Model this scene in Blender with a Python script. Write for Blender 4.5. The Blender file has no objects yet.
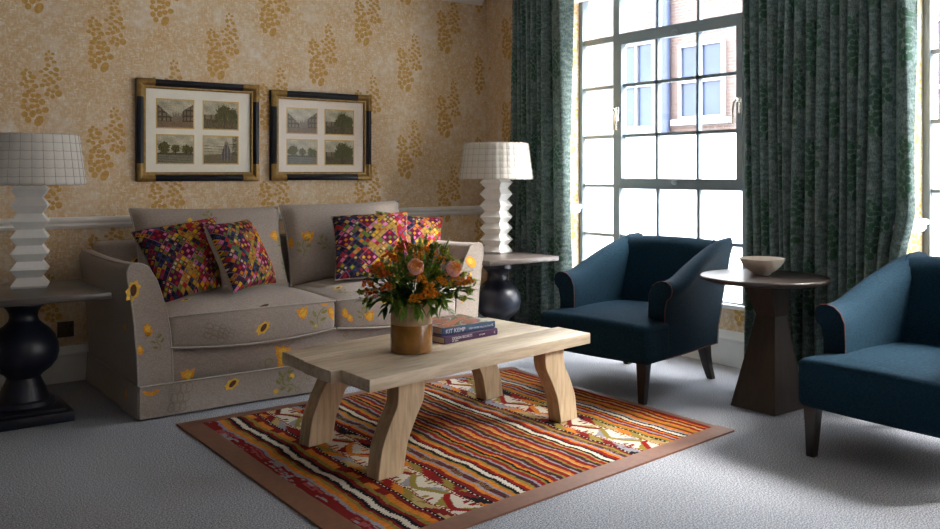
import bpy, bmesh, math, random
from mathutils import Vector, Matrix
from mathutils.bvhtree import BVHTree
PI = math.pi
R = math.radians
rnd = random.Random(7)
SC = bpy.context.scene
COL = SC.collection

# ------------------------------------------------------------------ materials
def new_mat(name):
    m = bpy.data.materials.new(name); m.use_nodes = True
    nt = m.node_tree; nt.nodes.clear()
    out = nt.nodes.new('ShaderNodeOutputMaterial')
    b = nt.nodes.new('ShaderNodeBsdfPrincipled')
    nt.links.new(b.outputs[0], out.inputs[0])
    return m, nt, b, out

def N(nt, typ, **kw):
    n = nt.nodes.new(typ)
    for k, v in kw.items():
        if hasattr(n, k): setattr(n, k, v)
        else: n.inputs[k].default_value = v
    return n

def ramp(nt, src, stops, interp='LINEAR'):
    r = nt.nodes.new('ShaderNodeValToRGB'); r.color_ramp.interpolation = interp
    el = r.color_ramp.elements
    while len(el) < len(stops): el.new(0.5)
    for e, (p, c) in zip(el, stops):
        e.position = p; e.color = (c[0], c[1], c[2], 1)
    nt.links.new(src, r.inputs[0]); return r

def mix(nt, fac, a, b, mode='MIX'):
    m = nt.nodes.new('ShaderNodeMix'); m.data_type = 'RGBA'; m.blend_type = mode
    def put(i, v):
        if isinstance(v, (int, float)): m.inputs[i].default_value = v
        elif isinstance(v, (tuple, list)): m.inputs[i].default_value = (v[0], v[1], v[2], 1)
        else: nt.links.new(v, m.inputs[i])
    put(0, fac); put(6, a); put(7, b); return m.outputs[2]

def coords(nt, scale=(1, 1, 1), rot=(0, 0, 0), kind='Object'):
    tc = nt.nodes.new('ShaderNodeTexCoord'); mp = nt.nodes.new('ShaderNodeMapping')
    mp.inputs['Scale'].default_value = scale; mp.inputs['Rotation'].default_value = rot
    nt.links.new(tc.outputs[kind], mp.inputs[0]); return mp.outputs[0]

def noise(nt, vec, scale, detail=3, rough=.5):
    n = N(nt, 'ShaderNodeTexNoise'); n.inputs['Scale'].default_value = scale
    n.inputs['Detail'].default_value = detail; n.inputs['Roughness'].default_value = rough
    nt.links.new(vec, n.inputs['Vector']); return n.outputs[0]

def bump(nt, b, src, strength, dist=.002):
    n = nt.nodes.new('ShaderNodeBump'); n.inputs['Strength'].default_value = strength
    n.inputs['Distance'].default_value = dist
    nt.links.new(src, n.inputs['Height']); nt.links.new(n.outputs[0], b.inputs['Normal'])

def plain(name, col, rough=.5, metal=0, var=.12, scale=30, bmp=0, spec=.5, coat=0):
    m, nt, b, o = new_mat(name)
    v = coords(nt); n = noise(nt, v, scale, 4)
    dark = tuple(max(0, c * (1 - var)) for c in col); lite = tuple(min(1, c * (1 + var)) for c in col)
    r = ramp(nt, n, [(.3, dark), (.7, lite)])
    nt.links.new(r.outputs[0], b.inputs['Base Color'])
    b.inputs['Roughness'].default_value = rough; b.inputs['Metallic'].default_value = metal
    b.inputs['Specular IOR Level'].default_value = spec
    if coat: b.inputs['Coat Weight'].default_value = coat
    if bmp: bump(nt, b, n, bmp)
    return m

def fabric(name, c1, c2, scale=260, rough=.9, sheen=.3, bmp=.35, big=None, spec=.25):
    m, nt, b, o = new_mat(name)
    v = coords(nt, (1, 1, 1)); v2 = coords(nt, (.25, .25, 1)); v3 = coords(nt, (1, 1, .25))
    a = noise(nt, v2, scale, 2); c = noise(nt, v3, scale, 2)
    ad = N(nt, 'ShaderNodeMath', operation='ADD'); nt.links.new(a, ad.inputs[0]); nt.links.new(c, ad.inputs[1])
    hl = N(nt, 'ShaderNodeMath', operation='MULTIPLY'); hl.inputs[1].default_value = .5
    nt.links.new(ad.outputs[0], hl.inputs[0])
    r = ramp(nt, hl.outputs[0], [(.4, c1), (.6, c2)])
    col = r.outputs[0]
    if big:
        g = noise(nt, v, 5, 3); gr = ramp(nt, g, [(.35, (1 - big,) * 3), (.65, (1 + 0 * big,) * 3)])
        col = mix(nt, 1.0, col, gr.outputs[0], 'MULTIPLY')
    nt.links.new(col, b.inputs['Base Color'])
    b.inputs['Roughness'].default_value = rough
    b.inputs['Sheen Weight'].default_value = sheen; b.inputs['Sheen Roughness'].default_value = .4
    b.inputs['Specular IOR Level'].default_value = spec
    bump(nt, b, hl.outputs[0], bmp, .001)
    return m

def wood(name, c1, c2, c3, axis='X', scale=6, rough=.5, spec=.4, bmp=.12):
    m, nt, b, o = new_mat(name)
    s = {'X': (.12, 1, 1), 'Y': (1, .12, 1), 'Z': (1, 1, .12)}[axis]
    v = coords(nt, s)
    n1 = noise(nt, v, scale, 5, .6); n2 = noise(nt, v, scale * 9, 4, .6)
    r1 = ramp(nt, n1, [(.3, c1), (.5, c2), (.7, c3)])
    r2 = ramp(nt, n2, [(.35, (.72, .70, .68)), (.6, (1, 1, 1))])
    nt.links.new(mix(nt, 1.0, r1.outputs[0], r2.outputs[0], 'MULTIPLY'), b.inputs['Base Color'])
    b.inputs['Roughness'].default_value = rough; b.inputs['Specular IOR Level'].default_value = spec
    bump(nt, b, n2, bmp, .001)
    return m

def vcol(name, rough=.9, sheen=.2, bmp=.4, scale=300, spec=.2):
    m, nt, b, o = new_mat(name)
    a = N(nt, 'ShaderNodeVertexColor', layer_name='weave')
    v = coords(nt); n = noise(nt, v, scale, 2)
    r = ramp(nt, n, [(.3, (.86, .86, .86)), (.7, (1, 1, 1))])
    nt.links.new(mix(nt, 1.0, a.outputs[0], r.outputs[0], 'MULTIPLY'), b.inputs['Base Color'])
    b.inputs['Roughness'].default_value = rough; b.inputs['Sheen Weight'].default_value = sheen
    b.inputs['Specular IOR Level'].default_value = spec
    bump(nt, b, n, bmp, .001)
    return m

def wallpaper():
    m, nt, b, o = new_mat('mottled_wallpaper')
    v = coords(nt); vh = coords(nt, (.35, .35, 1)); vv = coords(nt, (1, 1, .35))
    big = noise(nt, v, 4.5, 4, .6); wh = noise(nt, vh, 105, 3, .6); wv = noise(nt, vv, 105, 3, .6)
    r1 = ramp(nt, big, [(.32, (.68, .44, .20)), (.5, (.74, .54, .31)), (.68, (.80, .70, .56))])
    mul = N(nt, 'ShaderNodeMath', operation='MAXIMUM'); nt.links.new(wh, mul.inputs[0]); nt.links.new(wv, mul.inputs[1])
    r2 = ramp(nt, mul.outputs[0], [(.50, (0, 0, 0)), (.66, (1, 1, 1))])
    lin = mix(nt, r2.outputs[0], r1.outputs[0], (.86, .80, .70))
    med = noise(nt, v, 22, 3, .6); r3 = ramp(nt, med, [(.4, (0, 0, 0)), (.75, (.75, .75, .75))])
    nt.links.new(mix(nt, r3.outputs[0], lin, (.66, .41, .17)), b.inputs['Base Color'])
    b.inputs['Roughness'].default_value = .75; b.inputs['Specular IOR Level'].default_value = .25
    return m

def carpet_mat():
    m, nt, b, o = new_mat('grey_carpet')
    v = coords(nt); n = noise(nt, v, 185, 2, .7); n2 = noise(nt, v, 2.2, 3)
    r = ramp(nt, n, [(.37, (.10, .105, .122)), (.5, (.29, .30, .33)), (.63, (.54, .55, .58))])
    g = ramp(nt, n2, [(.3, (.93, .93, .93)), (.7, (1, 1, 1))])
    nt.links.new(mix(nt, 1.0, r.outputs[0], g.outputs[0], 'MULTIPLY'), b.inputs['Base Color'])
    b.inputs['Roughness'].default_value = 1; b.inputs['Specular IOR Level'].default_value = .1
    return m

def curtain_mat(name, c1, c2):
    m, nt, b, o = new_mat(name)
    v = coords(nt, (1, 1, .3)); n = noise(nt, v, 190, 3, .6)
    v2 = coords(nt, (.4, .4, 1)); n2 = noise(nt, v2, 60, 3, .6)
    ad = N(nt, 'ShaderNodeMath', operation='MULTIPLY'); nt.links.new(n, ad.inputs[0]); nt.links.new(n2, ad.inputs[1])
    r = ramp(nt, ad.outputs[0], [(.18, c1), (.36, c2)])
    nt.links.new(r.outputs[0], b.inputs['Base Color'])
    b.inputs['Roughness'].default_value = .7; b.inputs['Sheen Weight'].default_value = .25
    b.inputs['Sheen Roughness'].default_value = .35; b.inputs['Sheen Tint'].default_value = (.6, .8, .75, 1)
    b.inputs['Specular IOR Level'].default_value = .2
    t = N(nt, 'ShaderNodeBsdfTranslucent'); nt.links.new(r.outputs[0], t.inputs[0])
    ms = N(nt, 'ShaderNodeMixShader'); ms.inputs[0].default_value = .16
    nt.links.new(b.outputs[0], ms.inputs[1]); nt.links.new(t.outputs[0], ms.inputs[2])
    nt.links.new(ms.outputs[0], o.inputs[0])
    return m

def glass_mat(name, gloss=.06, tint=(1, 1, 1), rough=.02):
    m, nt, b, o = new_mat(name); nt.nodes.remove(b)
    t = N(nt, 'ShaderNodeBsdfTransparent'); t.inputs[0].default_value = (*tint, 1)
    g = N(nt, 'ShaderNodeBsdfGlossy'); g.inputs['Roughness'].default_value = rough
    ms = N(nt, 'ShaderNodeMixShader'); ms.inputs[0].default_value = gloss
    nt.links.new(t.outputs[0], ms.inputs[1]); nt.links.new(g.outputs[0], ms.inputs[2])
    nt.links.new(ms.outputs[0], o.inputs[0]); return m

def frosted_mat():
    m, nt, b, o = new_mat('frosted_glass'); nt.nodes.remove(b)
    t = N(nt, 'ShaderNodeBsdfTransparent')
    g = N(nt, 'ShaderNodeBsdfTranslucent'); g.inputs[0].default_value = (.97, .98, 1, 1)
    ms = N(nt, 'ShaderNodeMixShader'); ms.inputs[0].default_value = .55
    nt.links.new(t.outputs[0], ms.inputs[1]); nt.links.new(g.outputs[0], ms.inputs[2])
    nt.links.new(ms.outputs[0], o.inputs[0]); return m

def shade_mat():
    m, nt, b, o = new_mat('paper_tile_shade')
    b.inputs['Base Color'].default_value = (.74, .71, .65, 1); b.inputs['Roughness'].default_value = .8
    v = coords(nt); n = noise(nt, v, 90, 2); bump(nt, b, n, .2, .001)
    t = N(nt, 'ShaderNodeBsdfTranslucent'); t.inputs[0].default_value = (.78, .74, .66, 1)
    ms = N(nt, 'ShaderNodeMixShader'); ms.inputs[0].default_value = .2
    nt.links.new(b.outputs[0], ms.inputs[1]); nt.links.new(t.outputs[0], ms.inputs[2])
    nt.links.new(ms.outputs[0], o.inputs[0]); return m

def brick_mat(name='pale_red_brick', k=1.0):
    m, nt, b, o = new_mat(name)
    tc = N(nt, 'ShaderNodeTexCoord'); sp = N(nt, 'ShaderNodeSeparateXYZ'); cb = N(nt, 'ShaderNodeCombineXYZ')
    nt.links.new(tc.outputs['Object'], sp.inputs[0])
    nt.links.new(sp.outputs[1], cb.inputs[0]); nt.links.new(sp.outputs[2], cb.inputs[1])
    br = N(nt, 'ShaderNodeTexBrick'); nt.links.new(cb.outputs[0], br.inputs['Vector'])
    br.inputs['Color1'].default_value = (.085 * k, .052 * k, .043 * k, 1); br.inputs['Color2'].default_value = (.105 * k, .074 * k, .064 * k, 1)
    br.inputs['Mortar'].default_value = (.118 * k, .102 * k, .096 * k, 1); br.inputs['Scale'].default_value = 1
    br.inputs['Brick Width'].default_value = .23; br.inputs['Row Height'].default_value = .08
    br.inputs['Mortar Size'].default_value = .012
    nt.links.new(br.outputs[0], b.inputs['Base Color']); b.inputs['Roughness'].default_value = .9
    return m

M = {}
M['paper'] = wallpaper()
M['leafgold'] = plain('gold_leaf_print', (.60, .335, .075), .55, 0, .18, 60)
M['carpet'] = carpet_mat()
M['white'] = plain('white_gloss_paint', (.90, .89, .86), .4, 0, .03, 12)
M['dim'] = plain('dark_wall_paint', (.16, .14, .12), .8, 0, .03, 6)  # for the unseen left wall, kept dark to cut bounced light
M['panel'] = plain('stone_wall_paint', (.55, .50, .43), .8, 0, .03, 6)
M['ceil'] = plain('white_ceiling_paint', (.80, .79, .76), .8, 0, .02, 8)
M['linen'] = fabric('oatmeal_linen', (.33, .275, .235), (.44, .38, .335), 330, .95, .15, .4)
M['piping'] = fabric('linen_piping', (.36, .32, .28), (.46, .42, .37), 300, .9, .2, .2)
M['orange_thread'] = plain('orange_embroidery', (.80, .33, .02), .7, 0, .25, 120)
M['yellow_thread'] = plain('yellow_embroidery', (.82, .50, .05), .7, 0, .2, 120)
M['brown_thread'] = plain('brown_embroidery', (.10, .035, .012), .8, 0, .2, 120)
M['green_thread'] = plain('olive_embroidery', (.26, .25, .07), .8, 0, .25, 120)
M['grey_thread'] = plain('taupe_embroidery', (.27, .225, .165), .85, 0, .2, 120)
M['kilim'] = vcol('kilim_weave', .95, 0, .4, 260, .08)
M['cross'] = vcol('silk_cross_stitch', .8, 0, .3, 420, .15)
M['pillowback'] = fabric('pillow_back_linen', (.36, .31, .25), (.48, .42, .35), 260)
M['rugbind'] = plain('brown_leather_binding', (.16, .065, .032), .5, 0, .15, 40, .1)
M['oak'] = wood('limed_oak', (.52, .405, .275), (.63, .51, .365), (.70, .585, .44), 'X', 5, .45, .4)
M['oakleg'] = wood('sawn_oak', (.50, .36, .215), (.60, .45, .285), (.67, .525, .355), 'Z', 6, .6, .3, .3)
M['blue'] = fabric('navy_wool', (.0035, .0140, .0255), (.0075, .033, .056), 330, .9, .0, .3, None, .12)
M['rust'] = plain('rust_piping', (.20, .045, .02), .8)
M['ebony'] = plain('ebony_wood', (.010, .008, .008), .35, 0, .2, 20)
M['walnut'] = wood('dark_walnut', (.020, .013, .010), (.034, .023, .018), (.048, .034, .027), 'Z', 7, .42, .4)
M['walnut_top'] = wood('dark_walnut_top', (.032, .024, .021), (.050, .038, .033), (.066, .052, .045), 'Y', 7, .3, .5)
M['blackwood'] = plain('black_lacquer_wood', (.011, .014, .026), .38, 0, .25, 14, 0, .5)
M['tabletop'] = wood('dark_grey_wood', (.050, .040, .036), (.075, .062, .056), (.10, .085, .078), 'X', 7, .32, .5)
M['plaster'] = plain('white_plaster', (.80, .79, .76), .7, 0, .03, 30)
M['shade'] = shade_mat()
M['shadeline'] = plain('shade_seam', (.42, .38, .32), .9)
M['gold'] = plain('antique_gilt', (.27, .16, .045), .42, .6, .3, 40)
M['goldtrim'] = plain('gilt_line', (.62, .40, .12), .45, .35, .15, 80)
M['frameblack'] = plain('ebonised_frame', (.006, .006, .011), .3, 0, .2, 20, 0, .3)
M['mat'] = plain('cream_mount', (.90, .86, .74), .85, 0, .02, 15)
M['mat2'] = plain('pale_mount', (.86, .77, .66), .85, 0, .02, 15)
M['print'] = vcol('engraving', .8, 0, .0, 300)
M['pglass'] = glass_mat('picture_glass', .008, (1, 1, 1), .18)
M['glass'] = glass_mat('window_glass', .03)
M['frosted'] = frosted_mat()
M['steel'] = plain('grey_painted_steel', (.165, .215, .25), .45, 0, .06, 20)
M['chrome'] = plain('brushed_chrome', (.75, .75, .75), .25, 1, .05, 40)
M['bronze'] = plain('bronze_plate', (.12, .085, .055), .4, .6, .15, 40)
M['curtain'] = curtain_mat('green_damask', (.105, .160, .150), (.295, .385, .368))
M['curtleaf'] = plain('green_damask_leaf', (.045, .125, .078), .75, 0, .25, 90)
M['lining'] = curtain_mat('curtain_lining', (.30, .38, .36), (.45, .52, .50))
M['bowlclay'] = plain('oatmeal_ceramic', (.80, .72, .63), .6, 0, .08, 25)
M['amber'] = plain('amber_glaze', (.27, .115, .018), .22, 0, .35, 14, 0, .6, .3)
M['sandglaze'] = plain('sand_glaze', (.42, .28, .15), .5, 0, .4, 22, .1)
M['leaf'] = plain('leaf_green', (.15, .28, .035), .5, 0, .35, 25)
M['leafdark'] = plain('leaf_dark_green', (.045, .115, .03), .45, 0, .35, 25)
M['lime'] = plain('lime_bud', (.42, .46, .06), .6, 0, .25, 60)
M['stem'] = plain('stem_green', (.09, .14, .03), .6)
M['orange'] = plain('orange_petal', (1.0, .37, .02), .6, 0, .3, 60)
M['redorange'] = plain('red_orange_petal', (.95, .22, .02), .6, 0, .3, 60)
M['pink'] = plain('pink_petal', (.95, .56, .48), .6, 0, .18, 40)
M['peach'] = plain('peach_petal', (1.0, .48, .17), .6, 0, .2, 40)
M['bookblue'] = plain('blue_book_cloth', (.045, .10, .20), .45, 0, .1, 50)
M['bookpurple'] = plain('purple_book_cloth', (.050, .012, .062), .45, 0, .12, 50)
M['page'] = plain('book_pages', (.70, .62, .48), .9, 0, .1, 200)
M['bookart'] = vcol('book_jacket', .35, 0, 0, 200, .5)
M['ink'] = plain('white_ink', (.80, .80, .80), .6)
M['brick'] = brick_mat()
M['quoin'] = brick_mat('orange_brick', 3.2)
M['sash'] = plain('white_sash_paint', (.20, .20, .20), .5, 0, .02, 10)
M['skyglass'] = plain('far_window_glass', (.020, .035, .075), .3, 0, .25, 1.2, 0, .3)
M['pipe'] = plain('blue_grey_downpipe', (.045, .060, .115), .5)
M['stucco'] = plain('white_stucco', (.55, .55, .55), .9, 0, .02, 3)
M['paving'] = plain('pale_paving', (.27, .27, .27), .9, 0, .05, 3)

for k_ in ('orange', 'redorange', 'pink', 'peach', 'leaf', 'leafdark', 'lime'):      # thin petals and leaves let light through
    nt_ = M[k_].node_tree; b_ = nt_.nodes['Principled BSDF']; o_ = nt_.nodes['Material Output']
    t_ = nt_.nodes.new('ShaderNodeBsdfTranslucent'); x_ = nt_.nodes.new('ShaderNodeMixShader'); x_.inputs[0].default_value = .35
    nt_.links.new(b_.inputs['Base Color'].links[0].from_socket, t_.inputs[0])
    nt_.links.new(b_.outputs[0], x_.inputs[1]); nt_.links.new(t_.outputs[0], x_.inputs[2]); nt_.links.new(x_.outputs[0], o_.inputs[0])

# ------------------------------------------------------------------ mesh helpers
class MB:
    def __init__(s): s.v = []; s.f = []; s.m = []; s.c = []; s.usec = False
    def add(s, vs, fs, mi=0, cols=None):
        o = len(s.v); s.v += [tuple(p) for p in vs]
        for i, f in enumerate(fs):
            s.f.append(tuple(o + k for k in f)); s.m.append(mi)
            if cols is not None: s.usec = True
            s.c.append(cols[i] if cols is not None else (1, 1, 1))
        return s
    def box(s, x0, x1, y0, y1, z0, z1, mi=0):
        vs = [(x, y, z) for z in (z0, z1) for y in (y0, y1) for x in (x0, x1)]
        return s.add(vs, [(0, 2, 3, 1), (4, 5, 7, 6), (0, 1, 5, 4), (1, 3, 7, 5), (3, 2, 6, 7), (2, 0, 4, 6)], mi)
    def rbox(s, x0, x1, y0, y1, z0, z1, r=.01, seg=2, mi=0, fn=None, cuts=0):
        bm = bmesh.new(); bmesh.ops.create_cube(bm, size=1)
        for v in bm.verts:
            v.co = Vector(((x0 + x1) / 2 + v.co.x * (x1 - x0), (y0 + y1) / 2 + v.co.y * (y1 - y0), (z0 + z1) / 2 + v.co.z * (z1 - z0)))
        bmesh.ops.bevel(bm, geom=bm.edges[:], offset=r, segments=seg, profile=.5, affect='EDGES')
        if cuts:
            es = [e for e in bm.edges if e.calc_length() > 3 * r + .02]
            bmesh.ops.subdivide_edges(bm, edges=es, cuts=cuts, use_grid_fill=True)
        bm.verts.ensure_lookup_table()
        vs = [v.co.copy() for v in bm.verts]
        if fn: vs = [Vector(fn(p)) for p in vs]
        fs = [[v.index for v in f.verts] for f in bm.faces]; bm.free()
        return s.add(vs, fs, mi)
    def loft(s, rings, closed=True, cap=True, mi=0):
        n = len(rings[0]); vs = [p for r in rings for p in r]; fs = []
        for i in range(len(rings) - 1):
            for j in range(n if closed else n - 1):
                k = (j + 1) % n
                fs.append((i * n + j, i * n + k, (i + 1) * n + k, (i + 1) * n + j))
        if cap and closed:
            fs.append(tuple(range(n - 1, -1, -1))); fs.append(tuple((len(rings) - 1) * n + j for j in range(n)))
        return s.add(vs, fs, mi)
    def lathe(s, prof, c=(0, 0, 0), n=32, mi=0, cap=True):
        rings = [[(c[0] + r * math.cos(2 * PI * j / n), c[1] + r * math.sin(2 * PI * j / n), c[2] + z) for j in range(n)] for r, z in prof]
        return s.loft(rings, True, cap, mi)
    def tube(s, pts, r, n=8, mi=0, cap=True):
        pts = [Vector(p) for p in pts]; rings = []
        up = None
        for i, p in enumerate(pts):
            t = (pts[min(i + 1, len(pts) - 1)] - pts[max(i - 1, 0)])
            t = t.normalized() if t.length > 1e-9 else Vector((0, 0, 1))
            if up is None:
                up = Vector((0, 0, 1)) if abs(t.z) < .9 else Vector((1, 0, 0))
            a = t.cross(up)
            a = a.normalized() if a.length > 1e-6 else Vector((1, 0, 0))
            b = a.cross(t).normalized(); up = b
            rr = r(i / (len(pts) - 1)) if callable(r) else r
            rings.append([p + (a * math.cos(2 * PI * j / n) + b * math.sin(2 * PI * j / n)) * rr for j in range(n)])
        return s.loft(rings, True, cap, mi)
    def prism(s, poly, ax, a0, a1, mi=0):
        def pt(p, a):
            return {'X': (a, p[0], p[1]), 'Y': (p[0], a, p[1]), 'Z': (p[0], p[1], a)}[ax]
        n = len(poly); vs = [pt(p, a0) for p in poly] + [pt(p, a1) for p in poly]
        fs = [(j, (j + 1) % n, n + (j + 1) % n, n + j) for j in range(n)]
        fs += [tuple(range(n - 1, -1, -1)), tuple(range(n, 2 * n))]
        return s.add(vs, fs, mi)
    def ball(s, c, r, n=10, m=6, mi=0, sc=(1, 1, 1)):
        rings = []
        for i in range(m + 1):
            a = PI * (i / m) * .998 + .003
            rings.append([(c[0] + sc[0] * r * math.sin(a) * math.cos(2 * PI * j / n), c[1] + sc[1] * r * math.sin(a) * math.sin(2 * PI * j / n), c[2] - sc[2] * r * math.cos(a)) for j in range(n)])
        return s.loft(rings, True, True, mi)
    def xf(s, mat):
        s.v = [tuple(mat @ Vector(p)) for p in s.v]; return s
    def build(s, name, mats, parent=None, smooth=True, world=False, angle=40):
        me = bpy.data.meshes.new(name)
        vs = s.v
        if world and parent is not None:
            inv = parent.matrix_basis.inverted(); vs = [tuple(inv @ Vector(p)) for p in vs]
        me.from_pydata(vs, [], s.f)
        for m in (mats if isinstance(mats, (list, tuple)) else [mats]): me.materials.append(M[m])
        me.polygons.foreach_set('material_index', s.m)
        bm = bmesh.new(); bm.from_mesh(me); bmesh.ops.recalc_face_normals(bm, faces=bm.faces); 
        if not s.usec: bm.to_mesh(me)
        bm.free()
        if s.usec:
            ca = me.color_attributes.new('weave', 'BYTE_COLOR', 'CORNER')
            buf = []
            for p, c in zip(me.polygons, s.c):
                buf += [c[0], c[1], c[2], 1.0] * p.loop_total
            ca.data.foreach_set('color', buf)
        if smooth:
            me.polygons.foreach_set('use_smooth', [True] * len(me.polygons))
            if hasattr(me, 'set_sharp_from_angle'): me.set_sharp_from_angle(angle=R(angle))
        me.update()
        o = bpy.data.objects.new(name, me); COL.objects.link(o)
        if parent is not None: o.parent = parent
        return o

def tag(o, label=None, cat=None, group=None, kind=None):
    if label: o['label'] = label
    if cat: o['category'] = cat
    if group: o['group'] = group
    if kind: o['kind'] = kind
    return o

def thing(name, label, cat, loc=(0, 0, 0), rz=0, group=None):
    o = bpy.data.objects.new(name, None); o.empty_display_size = .1; COL.objects.link(o)
    o.location = loc; o.rotation_euler = (0, 0, rz)
    o.matrix_basis = Matrix.Translation(loc) @ Matrix.Rotation(rz, 4, 'Z')
    return tag(o, label, cat, group)

def single(name, mb, mats, label, cat, loc, rz=0, group=None, smooth=True, world=True, angle=40):
    """a thing that is one mesh: vertices given in world space, origin moved to loc"""
    mtx = Matrix.Translation(loc) @ Matrix.Rotation(rz, 4, 'Z')
    if world: mb.xf(mtx.inverted())
    o = mb.build(name, mats, None, smooth, angle=angle)
    o.location = loc; o.rotation_euler = (0, 0, rz)
    return tag(o, label, cat, group)

def struct(name, mb, mats, smooth=False, parent=None):
    o = mb.build(name, mats, parent, smooth)
    if parent is None: o['kind'] = 'structure'
    return o

def copy_tree(o, parent=None):
    c = o.copy(); COL.objects.link(c)
    if parent is not None: c.parent = parent
    for ch in list(o.children): copy_tree(ch, c)
    return c

def smooth01(a, b, x):
    t = max(0, min(1, (x - a) / (b - a))); return t * t * (3 - 2 * t)

# ------------------------------------------------------------------ camera
CF = 870.0
Fv = Vector((870, 1180, 0)).normalized(); Rv = Vector((Fv.y, -Fv.x, 0))
CAM = Vector((-3.981, -5.189, 1.15))
cam = bpy.data.cameras.new('camera'); co = bpy.data.objects.new('camera', cam); COL.objects.link(co)
co.location = CAM; co.rotation_euler = (R(90), 0, -math.atan2(Fv.x, Fv.y))
cam.sensor_width = 36; cam.sensor_fit = 'HORIZONTAL'; cam.lens = CF / 940 * 36; cam.shift_y = -91.5 / 940
cam.clip_start = .05
SC.camera = co
def ray(x, y): return (Fv + Rv * ((x - 470) / CF) + Vector((0, 0, -(y - 173) / CF)))
def on_y(x, y, Y):
    d = ray(x, y); return CAM + d * ((Y - CAM.y) / d.y)
def on_x(x, y, X):
    d = ray(x, y); return CAM + d * ((X - CAM.x) / d.x)
def on_z(x, y, Z):
    d = ray(x, y); return CAM + d * ((Z - CAM.z) / d.z)
# ------------------------------------------------------------------ wallpaper motif (two leafy spires)
_L = '''223,55,9,10 207,72,10,9 246,68,13,8 237,95,12,10 210,103,15,14 254,115,16,10 219,137,17,11 206,160,18,10 267,160,20,14 175,177,15,10
236,180,17,11 266,190,18,12 206,198,18,9 284,213,17,12 230,217,17,13 197,230,16,10 250,235,15,14 218,250,18,12 184,258,17,12 270,263,14,14
222,283,15,11 248,290,13,12 212,308,17,14 245,320,16,14 282,302,23,20 90,173,12,10 112,187,13,9 76,195,18,14 127,210,25,14 80,222,16,13
64,257,16,12 96,240,15,11 124,238,16,10 92,268,16,13 144,264,21,14 128,288,17,13 104,300,15,14 88,320,22,15 128,320,16,13 160,322,18,16
80,354,17,16 124,348,18,13 150,350,15,13 183,356,20,19 75,387,18,16 126,384,18,14 155,380,15,14 102,402,16,14 203,402,22,18 164,412,20,17
82,432,20,18 128,427,20,22 102,464,20,19 165,468,26,34'''
MOTIF = [tuple(float(q) for q in t.split(',')) for t in _L.split()]
def motif_leaves():
    out = []
    for (x, y, rx, ry) in MOTIF:
        big = ry > 30
        rot = R(-28) if big else rnd.uniform(-.35, .35)
        out.append(((x - 165) * .000845, (500 - y) * .000923, rx * .00088 * .95, ry * .00092 * 1.03, rot))
    return out
LEAVES = motif_leaves()
def motif_at(mb, place, a0, z0, ok, mi=1, scale=1.0, n=9, fan=False):
    """place(a, z) -> 3-D point a hair in front of the surface"""
    for (dx, dz, rx, rz, rot) in LEAVES:
        cx, cz = a0 + dx * scale, z0 + dz * scale
        if not ok(cx - rx * scale, cz) or not ok(cx + rx * scale, cz): continue
        pts = []
        for k in range(n):
            t = 2 * PI * k / n
            ex, ez = rx * math.cos(t) * scale, rz * math.sin(t) * scale
            pts.append(place(cx + ex * math.cos(rot) - ez * math.sin(rot), cz + ex * math.sin(rot) + ez * math.cos(rot)))
        if fan:
            mid = [place(cx + .5 * (rx * math.cos(2 * PI * k / n) * math.cos(rot) - rz * math.sin(2 * PI * k / n) * math.sin(rot)), cz + .5 * (rx * math.cos(2 * PI * k / n) * math.sin(rot) + rz * math.sin(2 * PI * k / n) * math.cos(rot))) for k in range(n)]
            mb.add([place(cx, cz)] + mid + pts, [(0, 1 + k, 1 + (k + 1) % n) for k in range(n)] + [(1 + k, 1 + n + k, 1 + n + (k + 1) % n, 1 + (k + 1) % n) for k in range(n)], mi)
        else: mb.add(pts, [tuple(range(n))], mi)

# ------------------------------------------------------------------ the room
XL, YN, ZC = -6.0, -8.6, 2.56
PX_ = .14                                  # the pier between the windows stands back a little
REC, YA, YB = .36, -.62, -2.37            # window recess depth, first window
YA2, YB2 = -3.06, -4.77                   # second window
SILL, HEAD = .345, 2.44
mb = MB(); mb.box(XL, .52, YN, .2, -.1, 0); struct('floor', mb, 'carpet')
mb = MB(); mb.box(XL - .2, .52, YN - .2, .3, ZC, ZC + .1); struct('ceiling', mb, 'ceil')

mb = MB(); mb.box(XL - .2, .52, 0, .2, 0, ZC)
k = 0
for k in range(-1, 17):
    x = -.358 - .338 * k
    for n in range(-4, 3):
        z = (2.015 if k % 2 == 0 else 1.718) + .612 * n
        motif_at(mb, lambda a, zz: (a, -.0008, zz), x, z, lambda a, zz: XL + .02 < a < -.015 and .2 < zz < 2.4)
struct('wall_back', mb, ['paper', 'leafgold'])

mb = MB()
def wallpiece(x0, x1, y0, y1, z0, z1): mb.box(x0, x1, y0, y1, z0, z1)
wallpiece(0, .37, YA, 0, 0, ZC); wallpiece(PX_, .37, YA2, YB, 0, ZC); YA3, YB3 = -5.50, -6.75                   # unseen third bay, added behind the camera for fill daylight
wallpiece(0, .37, YA3, YB2, 0, ZC); wallpiece(0, .37, YN, YB3, 0, ZC); wallpiece(0, .37, YB3, YA3, 0, SILL); wallpiece(0, .37, YB3, YA3, HEAD, ZC)
for (a, b) in ((YA, YB), (YA2, YB2)):
    wallpiece(REC, .37, b, a, 0, SILL)             # apron wall under the window
    wallpiece(0, .37, b, a, HEAD, ZC)
ob = MB()                                      # the house's own brick front, with unseen upper floors added to block sky from the facade
for (y0, y1) in ((YA, 12), (YA2, YB), (YA3, YB2), (-20, YB3)): ob.box(.37, .52, y0, y1, 0, HEAD)
for (y0, y1) in ((YB, YA), (YB2, YA2), (YB3, YA3)): ob.box(.37, .52, y0, y1, 0, SILL - .01)
ob.box(.37, .52, -20, 12, HEAD, 12)
struct('wall_outer', ob, 'quoin')
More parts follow.
